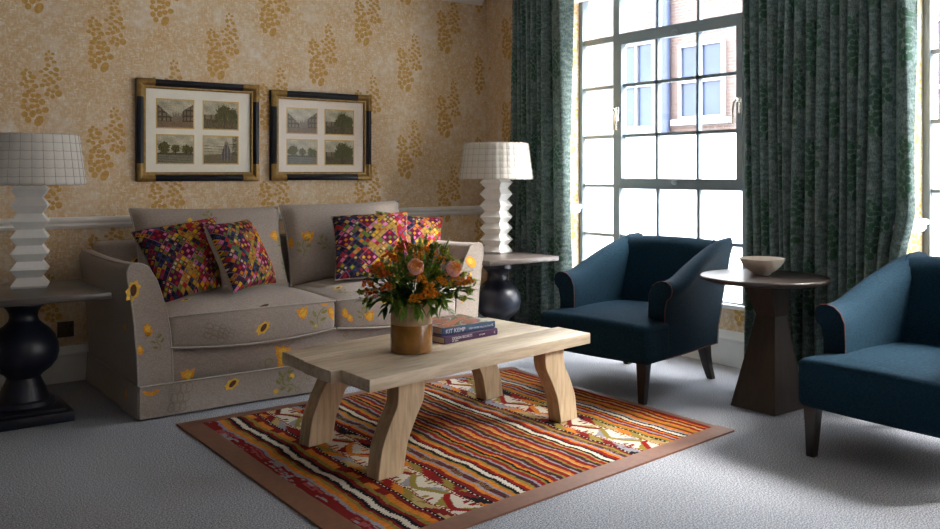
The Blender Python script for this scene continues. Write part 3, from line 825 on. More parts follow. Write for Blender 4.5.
# ------------------------------------------------------------------ kilim throw pillows
NAVY, MAR, YEL, ORA, PNK, GRN, RED, GLD, GRY, CRE, BLU = (.012, .012, .040), (.115, .006, .035), (.72, .42, .012), (.60, .19, .01), (.68, .17, .36), (.12, .20, .03), (.42, .02, .03), (.46, .27, .05), (.20, .20, .24), (.60, .50, .38), (.03, .08, .26)
def hsh(*a):
    h = 2166136261
    for v in a: h = ((h ^ (int(v) & 0xffffffff)) * 16777619) & 0xffffffff; h ^= h >> 13
    return (h & 0xffff) / 65535
def kilim_col(seed, wcm, hcm, off=(0, 0), shade_dir=1):
    def f(u, v):
        x, y = (u - .5) * wcm + off[0], (v - .5) * hcm + off[1]
        p, q = (x + y) / 1.4142, (x - y) / 1.4142
        c = 2.75                                   # small diamond size in cm
        P, Q = 7 * c, 7 * c
        # big maroon diamonds on a lattice
        bi, bj = math.floor(p / P), math.floor(q / Q)
        lp, lq = p - bi * P, q - bj * Q
        if lp < 3.2 * c and lq < 3.2 * c:
            e = min(lp, lq, 3.2 * c - lp, 3.2 * c - lq)
            if e < .28: return (.42, .18, .26) if hsh(seed, int((p + q) * 2)) < .6 else GRY
            if e < .75: return MAR
            a_, b_ = math.floor((lp - .75) / ((3.2 * c - 1.5) / 3)), math.floor((lq - .75) / ((3.2 * c - 1.5) / 3))
            w = (3.2 * c - 1.5) / 3; fa, fb = (lp - .75) % w, (lq - .75) % w
            if (a_ + b_) % 2 == 0 and .3 < fa < w - .3 and .3 < fb < w - .3:
                return (GRN, PNK, YEL, ORA, RED)[int(hsh(a_, b_, bi, bj, seed) * 4.99)]
            return MAR
        a_, b_ = math.floor(p / c), math.floor(q / c); fa, fb = p - a_ * c, q - b_ * c
        e = min(fa, fb, c - fa, c - fb)
        # ground drifts navy - gold - pink across the cloth
        t = u * shade_dir + (0 if shade_dir > 0 else 1) + .35 * (hsh(a_ // 5, b_ // 6, seed) - .5)
        gnd = NAVY if t < .42 else (GLD if t < .74 else RED)
        if e < .17: return tuple(.40 * g for g in gnd) if gnd != NAVY else (.07, .05, .09)
        h = hsh(a_, b_, seed + 5)
        outer = (YEL, PNK, GRN, RED, ORA, NAVY, GLD, GRN, RED, NAVY, NAVY, MAR)[int(h * 11.99)]
        if t >= .74 and outer is NAVY: outer = (PNK, ORA, YEL)[int(h * 31) % 3]
        if h * 97 % 1 < .40: outer = gnd
        if e > .72:
            h2 = hsh(b_, a_, seed + 11)
            if h2 < .62: return (NAVY, YEL, CRE, RED, BLU, MAR)[int(h2 / .62 * 5.99)] if e < 1.12 else outer
        return outer
    return f
def kilim_pillow(label, q, thick, seed, off, sd=1):
    n = 112
    mb, ring = puffy(q, thick, n, n, .5, .06, kilim_col(seed, 47, 47, off, sd), 1, 0)
    c = sum((Vector(p) for p in q), Vector()) / 4
    th = thing('kilim_pillow', label, 'cushion', (c.x, c.y, min(p[2] for p in q)), 0, 'patterned throw cushions on the sofa')
    mb.build('pillow_cover', ['cross', 'pillowback'], th, True, True, 80)
    p = MB(); p.tube(ring + [ring[0]], .004, 6); p.build('edge_cord', 'orange_thread' if seed == 99 else 'grey_thread', th, True, True)
    return th
def PYv(x, y, Y): return tuple(on_y(x, y, Y))
kilim_pillow('square patterned cushion leaning against the left sofa arm, dark navy on its left half', (PYv(131, 232, -.46), PYv(216, 217.5, -.52), PYv(222, 287, -.74), PYv(165.5, 305, -.74)), .085, 3, (4.5, 0))
kilim_pillow('patterned cushion turned to show its plain linen edge, second from the left sofa arm', (PYv(204, 225, -.74), PYv(247, 219.5, -.55), PYv(276, 283.5, -.70), PYv(233.5, 293, -.90)), .075, 8, (10, 3))
kilim_pillow('patterned cushion at the right of the sofa, in front of another and behind the flowers', (PYv(331.5, 216.5, -.50), PYv(407, 212, -.56), PYv(410, 279, -.80), PYv(335, 280, -.76)), .075, 14, (-3, 1))
kilim_pillow('patterned cushion half hidden behind another, next to the right sofa arm', (PYv(376, 211, -.42), PYv(443, 218, -.46), PYv(438, 275, -.64), PYv(378, 278, -.62)), .065, 21, (6, 6), 1)
# ------------------------------------------------------------------ kilim rug
RUST, ORG, OLV, MRN, BLK, WHT, GRE, PUR, DRED, TAN = (.33, .085, .02), (.62, .235, .035), (.30, .235, .060), (.235, .022, .020), (.018, .016, .022), (.66, .60, .50), (.32, .31, .34), (.085, .025, .035), (.30, .022, .018), (.48, .36, .16)
RX0, RX1 = -2.612, -.785
def seq(): 
    s = []
    def a(w, c, j=0): s.append((w, c, j))
    a(5.2, MRN, 2); a(1.2, GRE); a(2.0, ORG); a(1.2, OLV); a(1.0, MRN); a(1.2, BLK); a(2.4, WHT, 3); a(1.4, BLK); a(1.4, MRN)          # to -2.44
    a(1.6, OLV); a(2.4, ORG, 1); a(1.4, MRN)
    a(1.2, 'dot'); a(3.6, 'step'); a(1.0, 'dot2'); a(9.5, 'hook'); a(1.0, 'dot2'); a(3.6, 'step'); a(1.2, 'dot')                           # band one
    a(2.0, MRN); a(1.6, ORG); a(1.0, GRE); a(2.4, PUR, 4); a(1.0, GRE); a(1.6, ORG); a(.8, OLV); a(1.4, BLK); a(2.2, WHT, 3); a(.7, BLK)
    a(1.4, DRED); a(1.4, ORG); a(1.2, OLV); a(1.8, PUR); a(1.0, GRE); a(1.8, DRED); a(1.0, OLV); a(1.2, BLK)
    for i in range(3):
        a(1.2, ORG); a(1.9, MRN); a(.8, GRE); a(1.7, PUR); a(1.1, OLV); a(1.9, DRED); a(.8, TAN)
    a(1.2, BLK); a(2.2, WHT, 3); a(1.0, BLK); a(1.6, DRED); a(1.4, ORG); a(1.0, GRE); a(2.0, PUR, 4); a(1.3, OLV); a(1.2, MRN)
    a(1.2, 'dot'); a(3.6, 'step'); a(1.0, 'dot2'); a(9.5, 'hook'); a(1.0, 'dot2'); a(3.6, 'step'); a(1.2, 'dot')                           # band two
    a(1.5, OLV); a(1.6, ORG); a(1.2, MRN); a(1.3, GRE); a(1.6, DRED); a(1.2, ORG); a(1.0, BLK); a(2.2, WHT, 3); a(1.0, BLK)
    a(1.4, GRE); a(1.8, ORG); a(1.4, MRN); a(1.2, OLV); a(1.8, ORG); a(2.0, DRED); a(1.4, TAN); a(1.8, MRN); a(1.0, ORG); a(2.4, DRED)
    return s
SEQ = seq(); TOTW = sum(w for w, _, _ in SEQ); SCW = (RX1 - RX0) * 100 / TOTW
EDGES = []; acc = 0
for w, c, j in SEQ: EDGES.append((acc * SCW, (acc + w) * SCW, c, j)); acc += w
def rug_col(x, y):
    return tuple(.92 * v ** 1.18 for v in rug_col0(x, y))
def rug_col0(x, y):
    yc = y * 100
    w = .55 * math.sin(yc * .11 + x * 3) + .35 * math.sin(yc * .27 + x * 9) + .2 * math.sin(yc * .61 + 2)
    xc = (x - RX0) * 100 + w
    for a, b, c, j in EDGES:
        if xc < b or b == EDGES[-1][1]: break
    t = (xc - a) / max(.01, b - a); row = math.floor(yc / .8)
    if j == 2:
        h = hsh(math.floor(xc / .9), math.floor(yc / 2.2)); return (MRN if h < .62 else (.36, .10, .10) if h < .85 else GRE)
    if j == 3: return WHT if .16 < t < .84 or row % 2 else BLK
    if j == 1 and hsh(math.floor(yc / 7), int(a)) < .18: return MRN
    if j == 4:
        if math.floor(yc / 9) % 2 == 0 and (row + math.floor(xc / .6)) % 3 == 0: return OLV
        return PUR if row % 2 else (.17, .05, .05)
    if not isinstance(c, str):
        n = hsh(row, int(xc * 3)); return tuple(v * (.82 + .3 * n) for v in c)
    if c == 'dot': return WHT if (row % 3 == 0 and .3 < t < .72) else BLK
    if c == 'dot2': return WHT if row % 2 == 0 and .2 < t < .8 else MRN
    if c == 'step':
        k = math.floor((yc + 2.2 * math.floor(t * 3) * (1 if math.floor(yc / 44) % 2 else -1)) / 7.5)
        return (MRN, OLV, DRED, ORG, GRE, MRN, TAN, BLK)[int(hsh(k, int(a)) * 7.99)]
    # hook: cream ground, zigzag ribbon with toothed red and olive hooks
    L = 24.0; v = (yc % L) / L; kx = math.floor(yc / L)
    z = 4 * abs(v - .5) - 1; u = 2 * t - 1
    d = u - z * .62; tooth = .10 * (row % 2)
    col = (DRED, OLV, MRN, ORG)[kx % 4]; alt = (OLV, GRE, TAN, DRED)[kx % 4]
    if abs(d) < .26: return col
    if .20 <= d < .20 + .66 * max(0, 1 - abs(v - .25) * 5) + tooth: return alt
    if -.80 * max(0, 1 - abs(v - .75) * 5) - tooth - .2 < d <= -.20: return alt
    e = abs(((yc + 6) % 12) - 6) / 6
    if abs(u) > .72 - .25 * (1 - e) and (row // 2) % 2 == 0 and e < .55: return col
    return WHT
rug = thing('kilim_rug', 'striped red and orange kilim rug under the wooden coffee table', 'rug', (-1.72, -2.0, 0))
def near_y(x): return -2.955 + (x + 2.70) * .092
def far_y(x): return -1.195 + .012 * math.sin(x * 3)
mb = MB(); nx, ny = 330, 235; T = .007
def rugpt(i, j):
    x = RX0 + (RX1 - RX0) * i / nx; ya, yb = far_y(x) - .05, near_y(x) + .085
    return (x, ya + (yb - ya) * j / ny, T + .0008 * math.sin(x * 40 + j * .2))
vs = [rugpt(i, j) for j in range(ny + 1) for i in range(nx + 1)]
fs = []; cc = []
for j in range(ny):
    for i in range(nx):
        q = j * (nx + 1) + i; fs.append((q, q + nx + 1, q + nx + 2, q + 1))
        x = RX0 + (RX1 - RX0) * (i + .5) / nx
        cc.append(rug_col(x, vs[q][1]))
mb.add(vs, fs, 0, cc); mb.build('woven_field', 'kilim', rug, False, True)
mb = MB(); E_ = .0085
def strip(inner, outer):
    n = len(inner); vs = [(x, y, E_) for x, y in inner] + [(x, y, E_) for x, y in outer] + [(x, y, .0008) for x, y in inner] + [(x, y, .0008) for x, y in outer]
    fs = []
    for i in range(n - 1):
        fs += [(i, i + 1, n + i + 1, n + i), (n + i, n + i + 1, 3 * n + i + 1, 3 * n + i), (2 * n + i, 3 * n + i, 3 * n + i + 1, 2 * n + i + 1), (i, 2 * n + i, 2 * n + i + 1, i + 1)]
    fs += [(0, n, 3 * n, 2 * n), (n - 1, 3 * n - 1, 4 * n - 1, 2 * n - 1)]
    mb.add(vs, fs)
xs = [-2.705 + (2.705 - .74) * i / 40 for i in range(41)]
strip([(x, far_y(x) - .055) for x in xs], [(x, far_y(x)) for x in xs])
strip([(x, near_y(x) + .09) for x in xs], [(x, near_y(x)) for x in xs])
ys = [i / 40 for i in range(41)]
strip([(RX0 + .004 + .004 * math.sin(t * 9), -1.25 + t * (near_y(-2.66) + .09 + 1.25)) for t in ys], [(-2.705, -1.25 + t * (near_y(-2.70) + .09 + 1.25)) for t in ys])
strip([(RX1 - .004, -1.25 + t * (near_y(-.76) + .09 + 1.25)) for t in ys], [(-.755, -1.25 + t * (near_y(-.74) + .09 + 1.25)) for t in ys])
mb.build('leather_border', 'rugbind', rug, False, True)

# ------------------------------------------------------------------ coffee table
TH = R(8.5)
ct = thing('coffee_table', 'limed oak coffee table with curved slab legs on the striped rug', 'table', (-1.80, -2.018, .0085), TH)
TZ = .40 - .0085
mb = MB()
def plank(poly, z0, z1):
    b = bmesh.new(); vs = [b.verts.new((x, y, z)) for z in (z0, z1) for x, y in poly]; n = len(poly)
    b.faces.new(vs[:n][::-1]); b.faces.new(vs[n:])
    for j in range(n): b.faces.new((vs[j], vs[(j + 1) % n], vs[n + (j + 1) % n], vs[n + j]))
    bmesh.ops.bevel(b, geom=b.edges[:], offset=.0025, segments=2, affect='EDGES', profile=.5)
    b.verts.index_update(); mb.add([v.co.copy() for v in b.verts], [[v.index for v in f.verts] for f in b.faces]); b.free()
plank([(-.605, .332), (-.640, .112), (.622, .110), (.630, .325)], TZ - .049, TZ)
plank([(-.648, .1114), (-.676, -.112), (.628, -.108), (.622, .1094)], TZ - .0485, TZ - .0002)
plank([(-.632, -.1126), (-.656, -.322), (.655, -.322), (.676, -.1086)], TZ - .049, TZ - .0003)
mb.build('tabletop', 'oak', ct)
for sx in (-1, 1):
    for sy in (-1, 1):
        mb = MB(); rings = []; H_ = TZ - .0495
        for k in range(23):
            z = H_ * k / 22; t = z / H_
            u = .533 + (.045 * sx if sy > 0 else 0) - .105 * smooth01(.18, .80, t) + .014 * math.exp(-((t - .62) / .15) ** 2) - .012 * math.exp(-((t - .22) / .14) ** 2)
            hw = .061 + .006 * t; yc = sy * (.258) ; hv = .036
            ring = [(sx * (u - hw), yc - hv, z), (sx * (u + hw), yc - hv, z), (sx * (u + hw), yc + hv, z), (sx * (u - hw), yc + hv, z)]
            rings.append(ring)
        mb.loft(rings, True, True); o = mb.build('leg', 'oakleg', ct, True, False, 35)
        bv = o.modifiers.new('edge', 'BEVEL'); bv.width = .003; bv.segments = 2; bv.limit_method = 'ANGLE'

# ------------------------------------------------------------------ books
def book(name, label, c, size, rz, z, cover, art, words):
    th = thing(name, label, 'book', (c[0], c[1], z), rz, 'books on the coffee table'); w, d, h = size
    mb = MB(); t = .0028                    # case: two boards and a rounded spine; spine along -y (long side)
    mb.rbox(-w / 2, w / 2, -d / 2, d / 2, 0, t, .001, 1); mb.rbox(-w / 2, w / 2, -d / 2, d / 2, h - t, h, .001, 1)
    mb.loft([[(x, -d / 2 + .004, 0.0005), (x, -d / 2 - .0015, .002), (x, -d / 2 - .003, h / 2), (x, -d / 2 - .0015, h - .002), (x, -d / 2 + .004, h - .0005)] for x in (-w / 2, w / 2)], True, True)
    case = mb.build('cover', cover, th)
    mb = MB(); mb.box(-w / 2 + .004, w / 2 - .004, -d / 2 + .004, d / 2 - .004, t, h - t); mb.build('pages', 'page', th, False)
    if art:
        mb = MB(); n, m = 40, 32; vs = []; fs = []; cc = []
        for j in range(m + 1):
            for i in range(n + 1): vs.append((-w / 2 + .001 + (w - .002) * i / n, -d / 2 + .001 + (d - .002) * j / m, h + .0006))
        pal = [(.62, .20, .10), (.60, .32, .14), (.16, .05, .05), (.06, .22, .12), (.62, .62, .56), (.14, .12, .16), (.55, .12, .10), (.40, .16, .08)]
        for j in range(m):
            for i in range(n):
                q = j * (n + 1) + i; fs.append((q, q + 1, q + n + 2, q + n + 1))
                u, v = i / n, j / m
                a = math.sin(u * 9 + 2 * math.sin(v * 7)) + math.sin(v * 11 + 1.5 * math.sin(u * 6))
                k = int((a + 2) / 4 * 7.99); col = pal[max(0, min(7, k))]
                if u > .90 and v < .5: col = (.70, .70, .66)
                cc.append(col)
        mb.add(vs, fs, 0, cc); mb.build('jacket_picture', 'bookart', th, False)
    for (txt, x, zz, sz) in words:
        cu = bpy.data.curves.new('spine_title', 'FONT'); cu.body = txt; cu.size = sz; cu.extrude = .0003
        cu.materials.append(M['ink']); tmp = bpy.data.objects.new('t', cu); COL.objects.link(tmp)
        me = bpy.data.meshes.new_from_object(tmp.evaluated_get(bpy.context.evaluated_depsgraph_get()))
        bpy.data.objects.remove(tmp); bpy.data.curves.remove(cu)
        o = bpy.data.objects.new('spine_title', me); COL.objects.link(o); o.parent = th
        o.location = (x, -d / 2 - .0032, zz); o.rotation_euler = (R(90), 0, 0)
    return th
book('book', 'purple-spined hardback lying under the blue book beside the flower vase', (-1.668, -1.909), (.335, .262, .030), R(8.6), .4004, 'bookpurple', False, [('DESIGN SECRETS', -.125, .0145, .0165), ('KIT KEMP', -.125, .005, .009), ('KIT KEMP', .045, .012, .009), ('K', .142, .009, .016)])
book('book', 'blue-spined hardback with a colourful jacket lying on the purple book', (-1.648, -1.882), (.312, .250, .031), R(4.0), .4308, 'bookblue', True, [('KIT KEMP', -.14, .0055, .027), ('EVERY ROOM TELLS A STORY', -.005, .010, .0105), ('K', .134, .009, .017)])

# ------------------------------------------------------------------ vase and flowers
VX, VY, VZ = -2.008, -2.098, .4003
mb = MB(); mb.lathe([(.001, .002), (.078, 0), (.086, .004), (.0885, .012), (.0885, .118), (.0878, .1195)], (VX, VY, VZ), 48, 0, True)
mb.lathe([(.0878, .1195), (.0875, .13), (.086, .19), (.0855, .205), (.083, .210), (.0795, .207), (.078, .19), (.078, .05), (.001, .045)], (VX, VY, VZ), 48, 1, False)
single('ceramic_vase', mb, ['amber', 'sandglaze'], 'brown glazed cylindrical vase holding flowers on the coffee table', 'vase', (VX, VY, VZ))
def leaf(mb, p, d, L, W, mi=0, fold=.25, droop=.3):
    d = Vector(d).normalized(); up = Vector((0, 0, 1)); s = d.cross(up)
    s = s.normalized() if s.length > .05 else Vector((1, 0, 0)); n = s.cross(d).normalized()
    rows = []
    for i in range(6):
        t = i / 5; w = W * math.sin(PI * min(1, t * .92 + .06)) ** .8 * (1 - .3 * t)
        c = Vector(p) + d * (L * t) - up * (droop * L * t * t)
        rows.append((c - s * w + n * w * fold, c, c + s * w + n * w * fold))
    vs = [q for r in rows for q in r]; fs = []
    for i in range(5):
        for j in (0, 1): fs.append((i * 3 + j, i * 3 + j + 1, (i + 1) * 3 + j + 1, (i + 1) * 3 + j))
    mb.add(vs, fs, mi)
def stalk(tip, jitter=None):
    """stem from inside the vase up to tip (local to vase mouth)"""
    tip = Vector(tip); a = math.atan2(tip.y, tip.x)
    rim = Vector((math.cos(a) * .05, math.sin(a) * .05, .0)); foot = Vector((-math.cos(a) * .02, -math.sin(a) * .02, -.12))
    mid = rim.lerp(tip, .5) + Vector((0, 0, .03 if tip.z > 0 else .06))
    pts = []
    for t in [i / 7 for i in range(8)]:
        p = (1 - t) ** 3 * foot + 3 * (1 - t) ** 2 * t * rim + 3 * (1 - t) * t * t * mid + t ** 3 * tip; pts.append(p)
    return pts
MOUTH = Vector((VX, VY, VZ + .20))
fr_ = random.Random(11)
def to_tip(px, py, depth):      # photo direction at the given offset towards the camera
    d = ray(px, py); base = (MOUTH - CAM).dot(Fv)
    return CAM + d * (base - depth) - MOUTH
def flower_head(mb, tip, kind, mi):
    r_ = fr_
    for k in range(28):
        a, b = r_.uniform(0, 2 * PI), r_.uniform(-.25, 1)
        off = Vector((math.cos(a) * math.sqrt(max(0, 1 - b * b)), math.sin(a) * math.sqrt(max(0, 1 - b * b)), b)) * .027 * r_.uniform(.6, 1)
        c = tip + off
        for q in range(5):
            aa = 2 * PI * q / 5 + k; rr_ = .011
            d = (off.normalized() + Vector((math.cos(aa), math.sin(aa), .2)) * 1.1)
            leaf(mb, c, d, rr_, .0048, mi, .1, .1)
        mb.ball(c, .0042, 6, 4, mi)
def make_flower(label, px, py, depth, mat, group):
    tip = to_tip(px, py, depth)
    th = thing('orange_flower', label, 'flower', tuple(MOUTH), 0, group)
    s = MB(); s.tube(stalk(tip), .0018, 6)
    st = stalk(tip)
    for q in (5, 6): leaf(s, st[q], (fr_.uniform(-1, 1), fr_.uniform(-1, 1), .3), .05, .008, 0, .2, .3)
    s.build('stem', 'stem', th)
    h = MB(); flower_head(h, tip, 0, 0); h.build('blossom', mat, th)
OG = 'orange blossom clusters in the vase'
ON = [(416, 274, .11), (428, 289, .12), (416, 300, .13), (440, 283, .08), (456, 281, .05), (450, 276, .04), (424, 252, 0), (412, 250, -.03), (440, 262, -.02), (399, 252, -.05), (432, 256, -.06), (425, 296, .13), (461, 284, .04), (421, 281, .12), (468, 282, .03), (434, 296, .12), (406, 252, -.04), (418, 258, .02)]
RN = [(378, 268, .06), (384, 276, .07), (388, 289, .10), (368, 285, .03), (372, 296, .04), (374, 272, .02), (395, 262, .02), (388, 258, -.02), (404, 246, -.05), (370, 290, .05)]
for i, (x, y, d) in enumerate(ON): make_flower('orange blossom cluster on a thin stem in the vase bouquet', x, y, d, 'orange', OG)
for i, (x, y, d) in enumerate(RN): make_flower('red-orange blossom cluster on a thin stem in the vase bouquet', x, y, d, 'redorange', 'red-orange blossom clusters in the vase')
def rose(label, px, py, depth, face):
    tip = to_tip(px, py, depth); th = thing('pink_rose', label, 'flower', tuple(MOUTH), 0)
    s = MB(); s.tube(stalk(tip - Vector((0, 0, .015))), .0022, 6); s.build('stem', 'stem', th)
    f = Vector(face).normalized(); a = f.cross(Vector((0, 0, 1))).normalized(); b = a.cross(f).normalized()
    def petal(mb, ang, r0, th1, wid, dz, mi):
        rows = []
        for i in range(7):
            t = i / 6; q = R(14) + (th1 - R(14)) * t; row = []
            w_ = wid * (.55 + .45 * math.sin(PI * min(1, .25 + .75 * t)))
            for j in range(7):
                e = j / 6 - .5; ph = ang + e * w_
                rad = r0 * math.sin(q) * (1 + .06 * t * math.cos(e * 9)); hh = -r0 * 1.05 * math.cos(q) + dz - .18 * r0 * t * (2 * e) ** 2
                row.append(tip + (a * math.cos(ph) + b * math.sin(ph)) * rad + f * hh)
            rows.append(row)
        vs = [q for r in rows for q in r]
        mb.add(vs, [(i * 7 + j, i * 7 + j + 1, (i + 1) * 7 + j + 1, (i + 1) * 7 + j) for i in range(6) for j in range(6)], mi)
    o = MB()
    for q in range(5): petal(o, q * 1.257, .034, R(98), 1.75, -.002, 0)
    for q in range(5): petal(o, q * 1.257 + .6, .030, R(112), 1.7, .001, 0)
    o.build('outer_petals', 'pink', th, True)
    c = MB()
    for q in range(5): petal(c, q * 1.257 + .3, .025, R(118), 1.7, .004, 0)
    for q in range(4): petal(c, q * 1.57, .018, R(120), 2.0, .006, 0)
    for q in range(3): petal(c, q * 2.09, .011, R(122), 2.4, .007, 0)
    c.build('inner_petals', 'peach', th, True)
rose('pink rose facing the room, near the middle of the bouquet', 416, 266, .14, (-.30, -.75, .60))
rose('pink rose tilted outwards at the right side of the bouquet', 455, 268, .08, (.10, -.80, .50))
LG = 'leafy green sprigs in the vase'
def sprig(label, px, py, depth, mat, buds, group):
    tip = to_tip(px, py, depth); st = stalk(tip); th = thing('leafy_sprig', label, 'foliage', tuple(MOUTH), 0, group)
    s = MB(); s.tube(st, .0016, 6); s.build('stem', 'stem', th)
    l = MB()
    for i in range(3, 8):
        for q in range(4):
            d = (st[i] - st[i - 1]).normalized() + Vector((fr_.uniform(-1, 1), fr_.uniform(-1, 1), fr_.uniform(-.5, .7)))
            leaf(l, st[i].lerp(st[i - 1], fr_.random()), d, fr_.uniform(.028, .052), fr_.uniform(.008, .014), 0, .25, .25)
    leaf(l, tip, (tip - st[5]), .05, .010, 0, .2, .2)
    l.build('leaves', mat, th)
    if buds:
        b = MB(); b.ball(tip, .012, 6, 4)
        for q in range(9): b.ball(tip + Vector((fr_.uniform(-.02, .02), fr_.uniform(-.02, .02), fr_.uniform(-.015, .015))), fr_.uniform(.003, .006), 6, 4)
        b.build('buds', 'lime', th)
LP = [(392, 300, .09, 1), (404, 310, .10, 1), (376, 302, .06, 0), (386, 307, .08, 0), (420, 310, .10, 0), (444, 300, .07, 1), (452, 295, .05, 1), (465, 298, .04, 1), (470, 290, .03, 1), (474, 286, .02, 0), (448, 310, .05, 0),
      (365, 276, .03, 0), (362, 292, .02, 1), (366, 300, .03, 1), (382, 262, -.02, 0), (391, 253, -.05, 0), (401, 245, -.05, 1), (412, 243, -.04, 0), (420, 246, 0, 1), (432, 249, -.02, 0), (442, 250, -.03, 1), (450, 258, -.02, 1), (446, 246, -.06, 0), (460, 272, 0, 0), (404, 268, .10, 0), (396, 274, .09, 0), (430, 270, .08, 0), (442, 274, .06, 0), (411, 288, .11, 0), (396, 292, .10, 0), (424, 262, .04, 0), (384, 294, .08, 0), (436, 294, .09, 0), (410, 258, .02, 0), (370, 264, -.02, 0), (400, 300, .09, 0), (412, 302, .1, 0), (378, 290, .06, 0), (440, 300, .08, 0), (386, 284, .05, 0), (398, 262, .03, 0), (408, 272, .06, 0), (418, 292, .09, 0), (428, 300, .08, 0), (434, 264, .03, 0), (446, 282, .05, 0), (390, 272, .05, 0), (424, 276, .06, 0), (404, 284, .08, 0), (412, 264, .04, 0), (436, 282, .06, 0), (396, 306, .08, 0), (432, 308, .09, 0), (454, 290, .03, 0), (376, 282, .04, 0), (400, 256, -.03, 1), (428, 256, -.02, 1), (438, 270, .02, 1), (384, 270, .0, 1), (426, 242, -.03, 1), (436, 244, -.02, 1), (446, 252, -.02, 1), (458, 262, .0, 1), (464, 274, .02, 1), (470, 282, .02, 1), (416, 248, .0, 1), (408, 264, .08, 1), (398, 278, .09, 1), (450, 284, .06, 1), (394, 286, .09, 1), (386, 298, .08, 1), (428, 284, .11, 1)]
for (x, y, d, b) in LP:
    if b: sprig('budding green sprig with lime tips in the vase bouquet', x, y, d, 'leaf', True, 'budding sprigs in the vase')
    else: sprig('leafy green sprig without buds in the vase bouquet', x, y, d, 'leafdark' if (x + y) % 2 else 'leaf', False, LG)
# ------------------------------------------------------------------ armchairs
def make_armchair(label, loc, rz):
    th = thing('armchair', label, 'armchair', loc, rz, 'navy armchairs by the windows')
    # seat: boxed front across the full width, narrower between the arms
    mb = MB()
    def crown(p):
        u, v = p.y / .345, (p.x - .33) / .40
        k = max(0, 1 - u * u) * max(0, 1 - v * v)
        return (p.x - (.012 * (1 - u * u) if p.x < .05 else 0), p.y, p.z + (.030 * k if p.z > .33 else 0))
    mb.rbox(-.03, .19, -.345, .345, .20, .395, .028, 3, 0, crown, 5)
    mb.rbox(-.0285, .70, -.285, .285, .202, .3955, .027, 3, 0, crown, 6)
    mb.build('seat', 'blue', th, True, False, 60)
    # back
    mb = MB(); rings = []
    prof = [(.715, .20), (.62, .20), (.60, .38), (.640, .50), (.682, .62), (.712, .70), (.728, .742), (.748, .768), (.776, .780), (.806, .778), (.826, .762), (.828, .735), (.800, .60), (.765, .42)]
    for i in range(13):
        L = -.285 + .57 * i / 12; u = L / .285
        rings.append([(b + .018 * (1 - u * u) * (1 if b < .74 and z > .3 else .3) - .018 * (1 if z > .3 and b < .74 else 0), L, z - .010 * u * u * (1 if z > .7 else 0)) for b, z in prof])
    mb.loft(rings, True, True); bk = mb.build('backrest', 'blue', th, True, False, 60)
    for s in (-1, 1):
        p = MB(); p.tube([(b - .004, s * .283, z + .002) for b, z in prof[2:9]], .0035, 6); p.build('welt', 'blue', bk)
    for s in (-1, 1):
        mb = MB(); rings = []; outl = None
        ts = [0, .012, .03, .10, .2, .3, .4, .5, .6, .7, .8, .9, 1.0]
        for t in ts:
            B = .148 + .592 * t
            zt = .604 + .180 * smooth01(.12, .98, t) - .006 * math.exp(-((t - .1) / .1) ** 2)
            lean = .155 * smooth01(.35, 1, t); out = .036 * (1 - smooth01(.2, .95, t)) + .010
            thick = .092 - .01 * t; Lo = .331 - .016 * smooth01(.3, 1, t)
            zs = zt - .085
            top = zt
            pr = [(Lo - .004, .20), (Lo, .30), (Lo + .002, zs - .06), (Lo + .30 * out, zs - .012), (Lo + .85 * out, zs + .012), (Lo + out, zs + .040), (Lo + .82 * out, zs + .066), (Lo + .35 * out, top - .004), (Lo - .15 * thick, top), (Lo - .5 * thick, top - .008), (Lo - .80 * thick, top - .030), (Lo - thick, top - .072), (Lo - thick - .004, zs - .07), (Lo - thick - .002, .34), (Lo - thick + .004, .20)]
            g = 1 - .06 * (1 - min(1, t / .03))
            cL, cz = Lo - .4 * thick, .42
            ring = [(B + lean * smooth01(.25, .78, z), s * (cL + (l - cL) * (1 - (1 - g) * .6)), cz + (z - cz) * (1 - (1 - g) * .22)) for l, z in pr]
            rings.append(ring)
            if t == .012: outl = ring
        mb.loft(rings, True, True); a = mb.build('armrest', 'blue', th, True, False, 60)
        p = MB(); p.tube([(q[0] - .003, q[1], q[2]) for q in outl[0:15]], .0024, 6)
        p.tube([(r_[0][0], r_[0][1] + s * .0045, .205) for r_ in rings], .0018, 6)
        bk_ = rings[-1]; p.tube([(q[0] + .002, q[1] + s * .002, q[2]) for q in bk_[0:6]], .002, 6)
        p.build('piping', 'rust', a)
        lg = MB(); lg.loft([[(cx + dx * w, s * .295 + dy * w, z) for dx, dy in ((-1, -1), (1, -1), (1, 1), (-1, 1))] for cx, z, w in ((.004, 0, .016), (.010, .10, .021), (.014, .203, .027))], True, True)
        lg.build('leg', 'ebony', th, True, False, 30)
        lg = MB(); lg.loft([[(cx + dx * w, s * (.275 + .0 * w) + dy * w, z) for dx, dy in ((-1, -1), (1, -1), (1, 1), (-1, 1))] for cx, z, w in ((.738, 0, .017), (.700, .07, .020), (.672, .14, .024), (.655, .203, .028))], True, True)
        lg.build('leg', 'ebony', th, True, False, 30)
    return th
e10 = R(10)
make_armchair('navy blue armchair in front of the window, between the coffee table and the round table', (-.74 - math.sin(e10) * .297 + .012, -2.22 + math.cos(e10) * .297, 0), e10)
make_armchair('navy blue armchair cut off by the photo edge, right of the round table', (-.768, -3.462, 0), R(0))

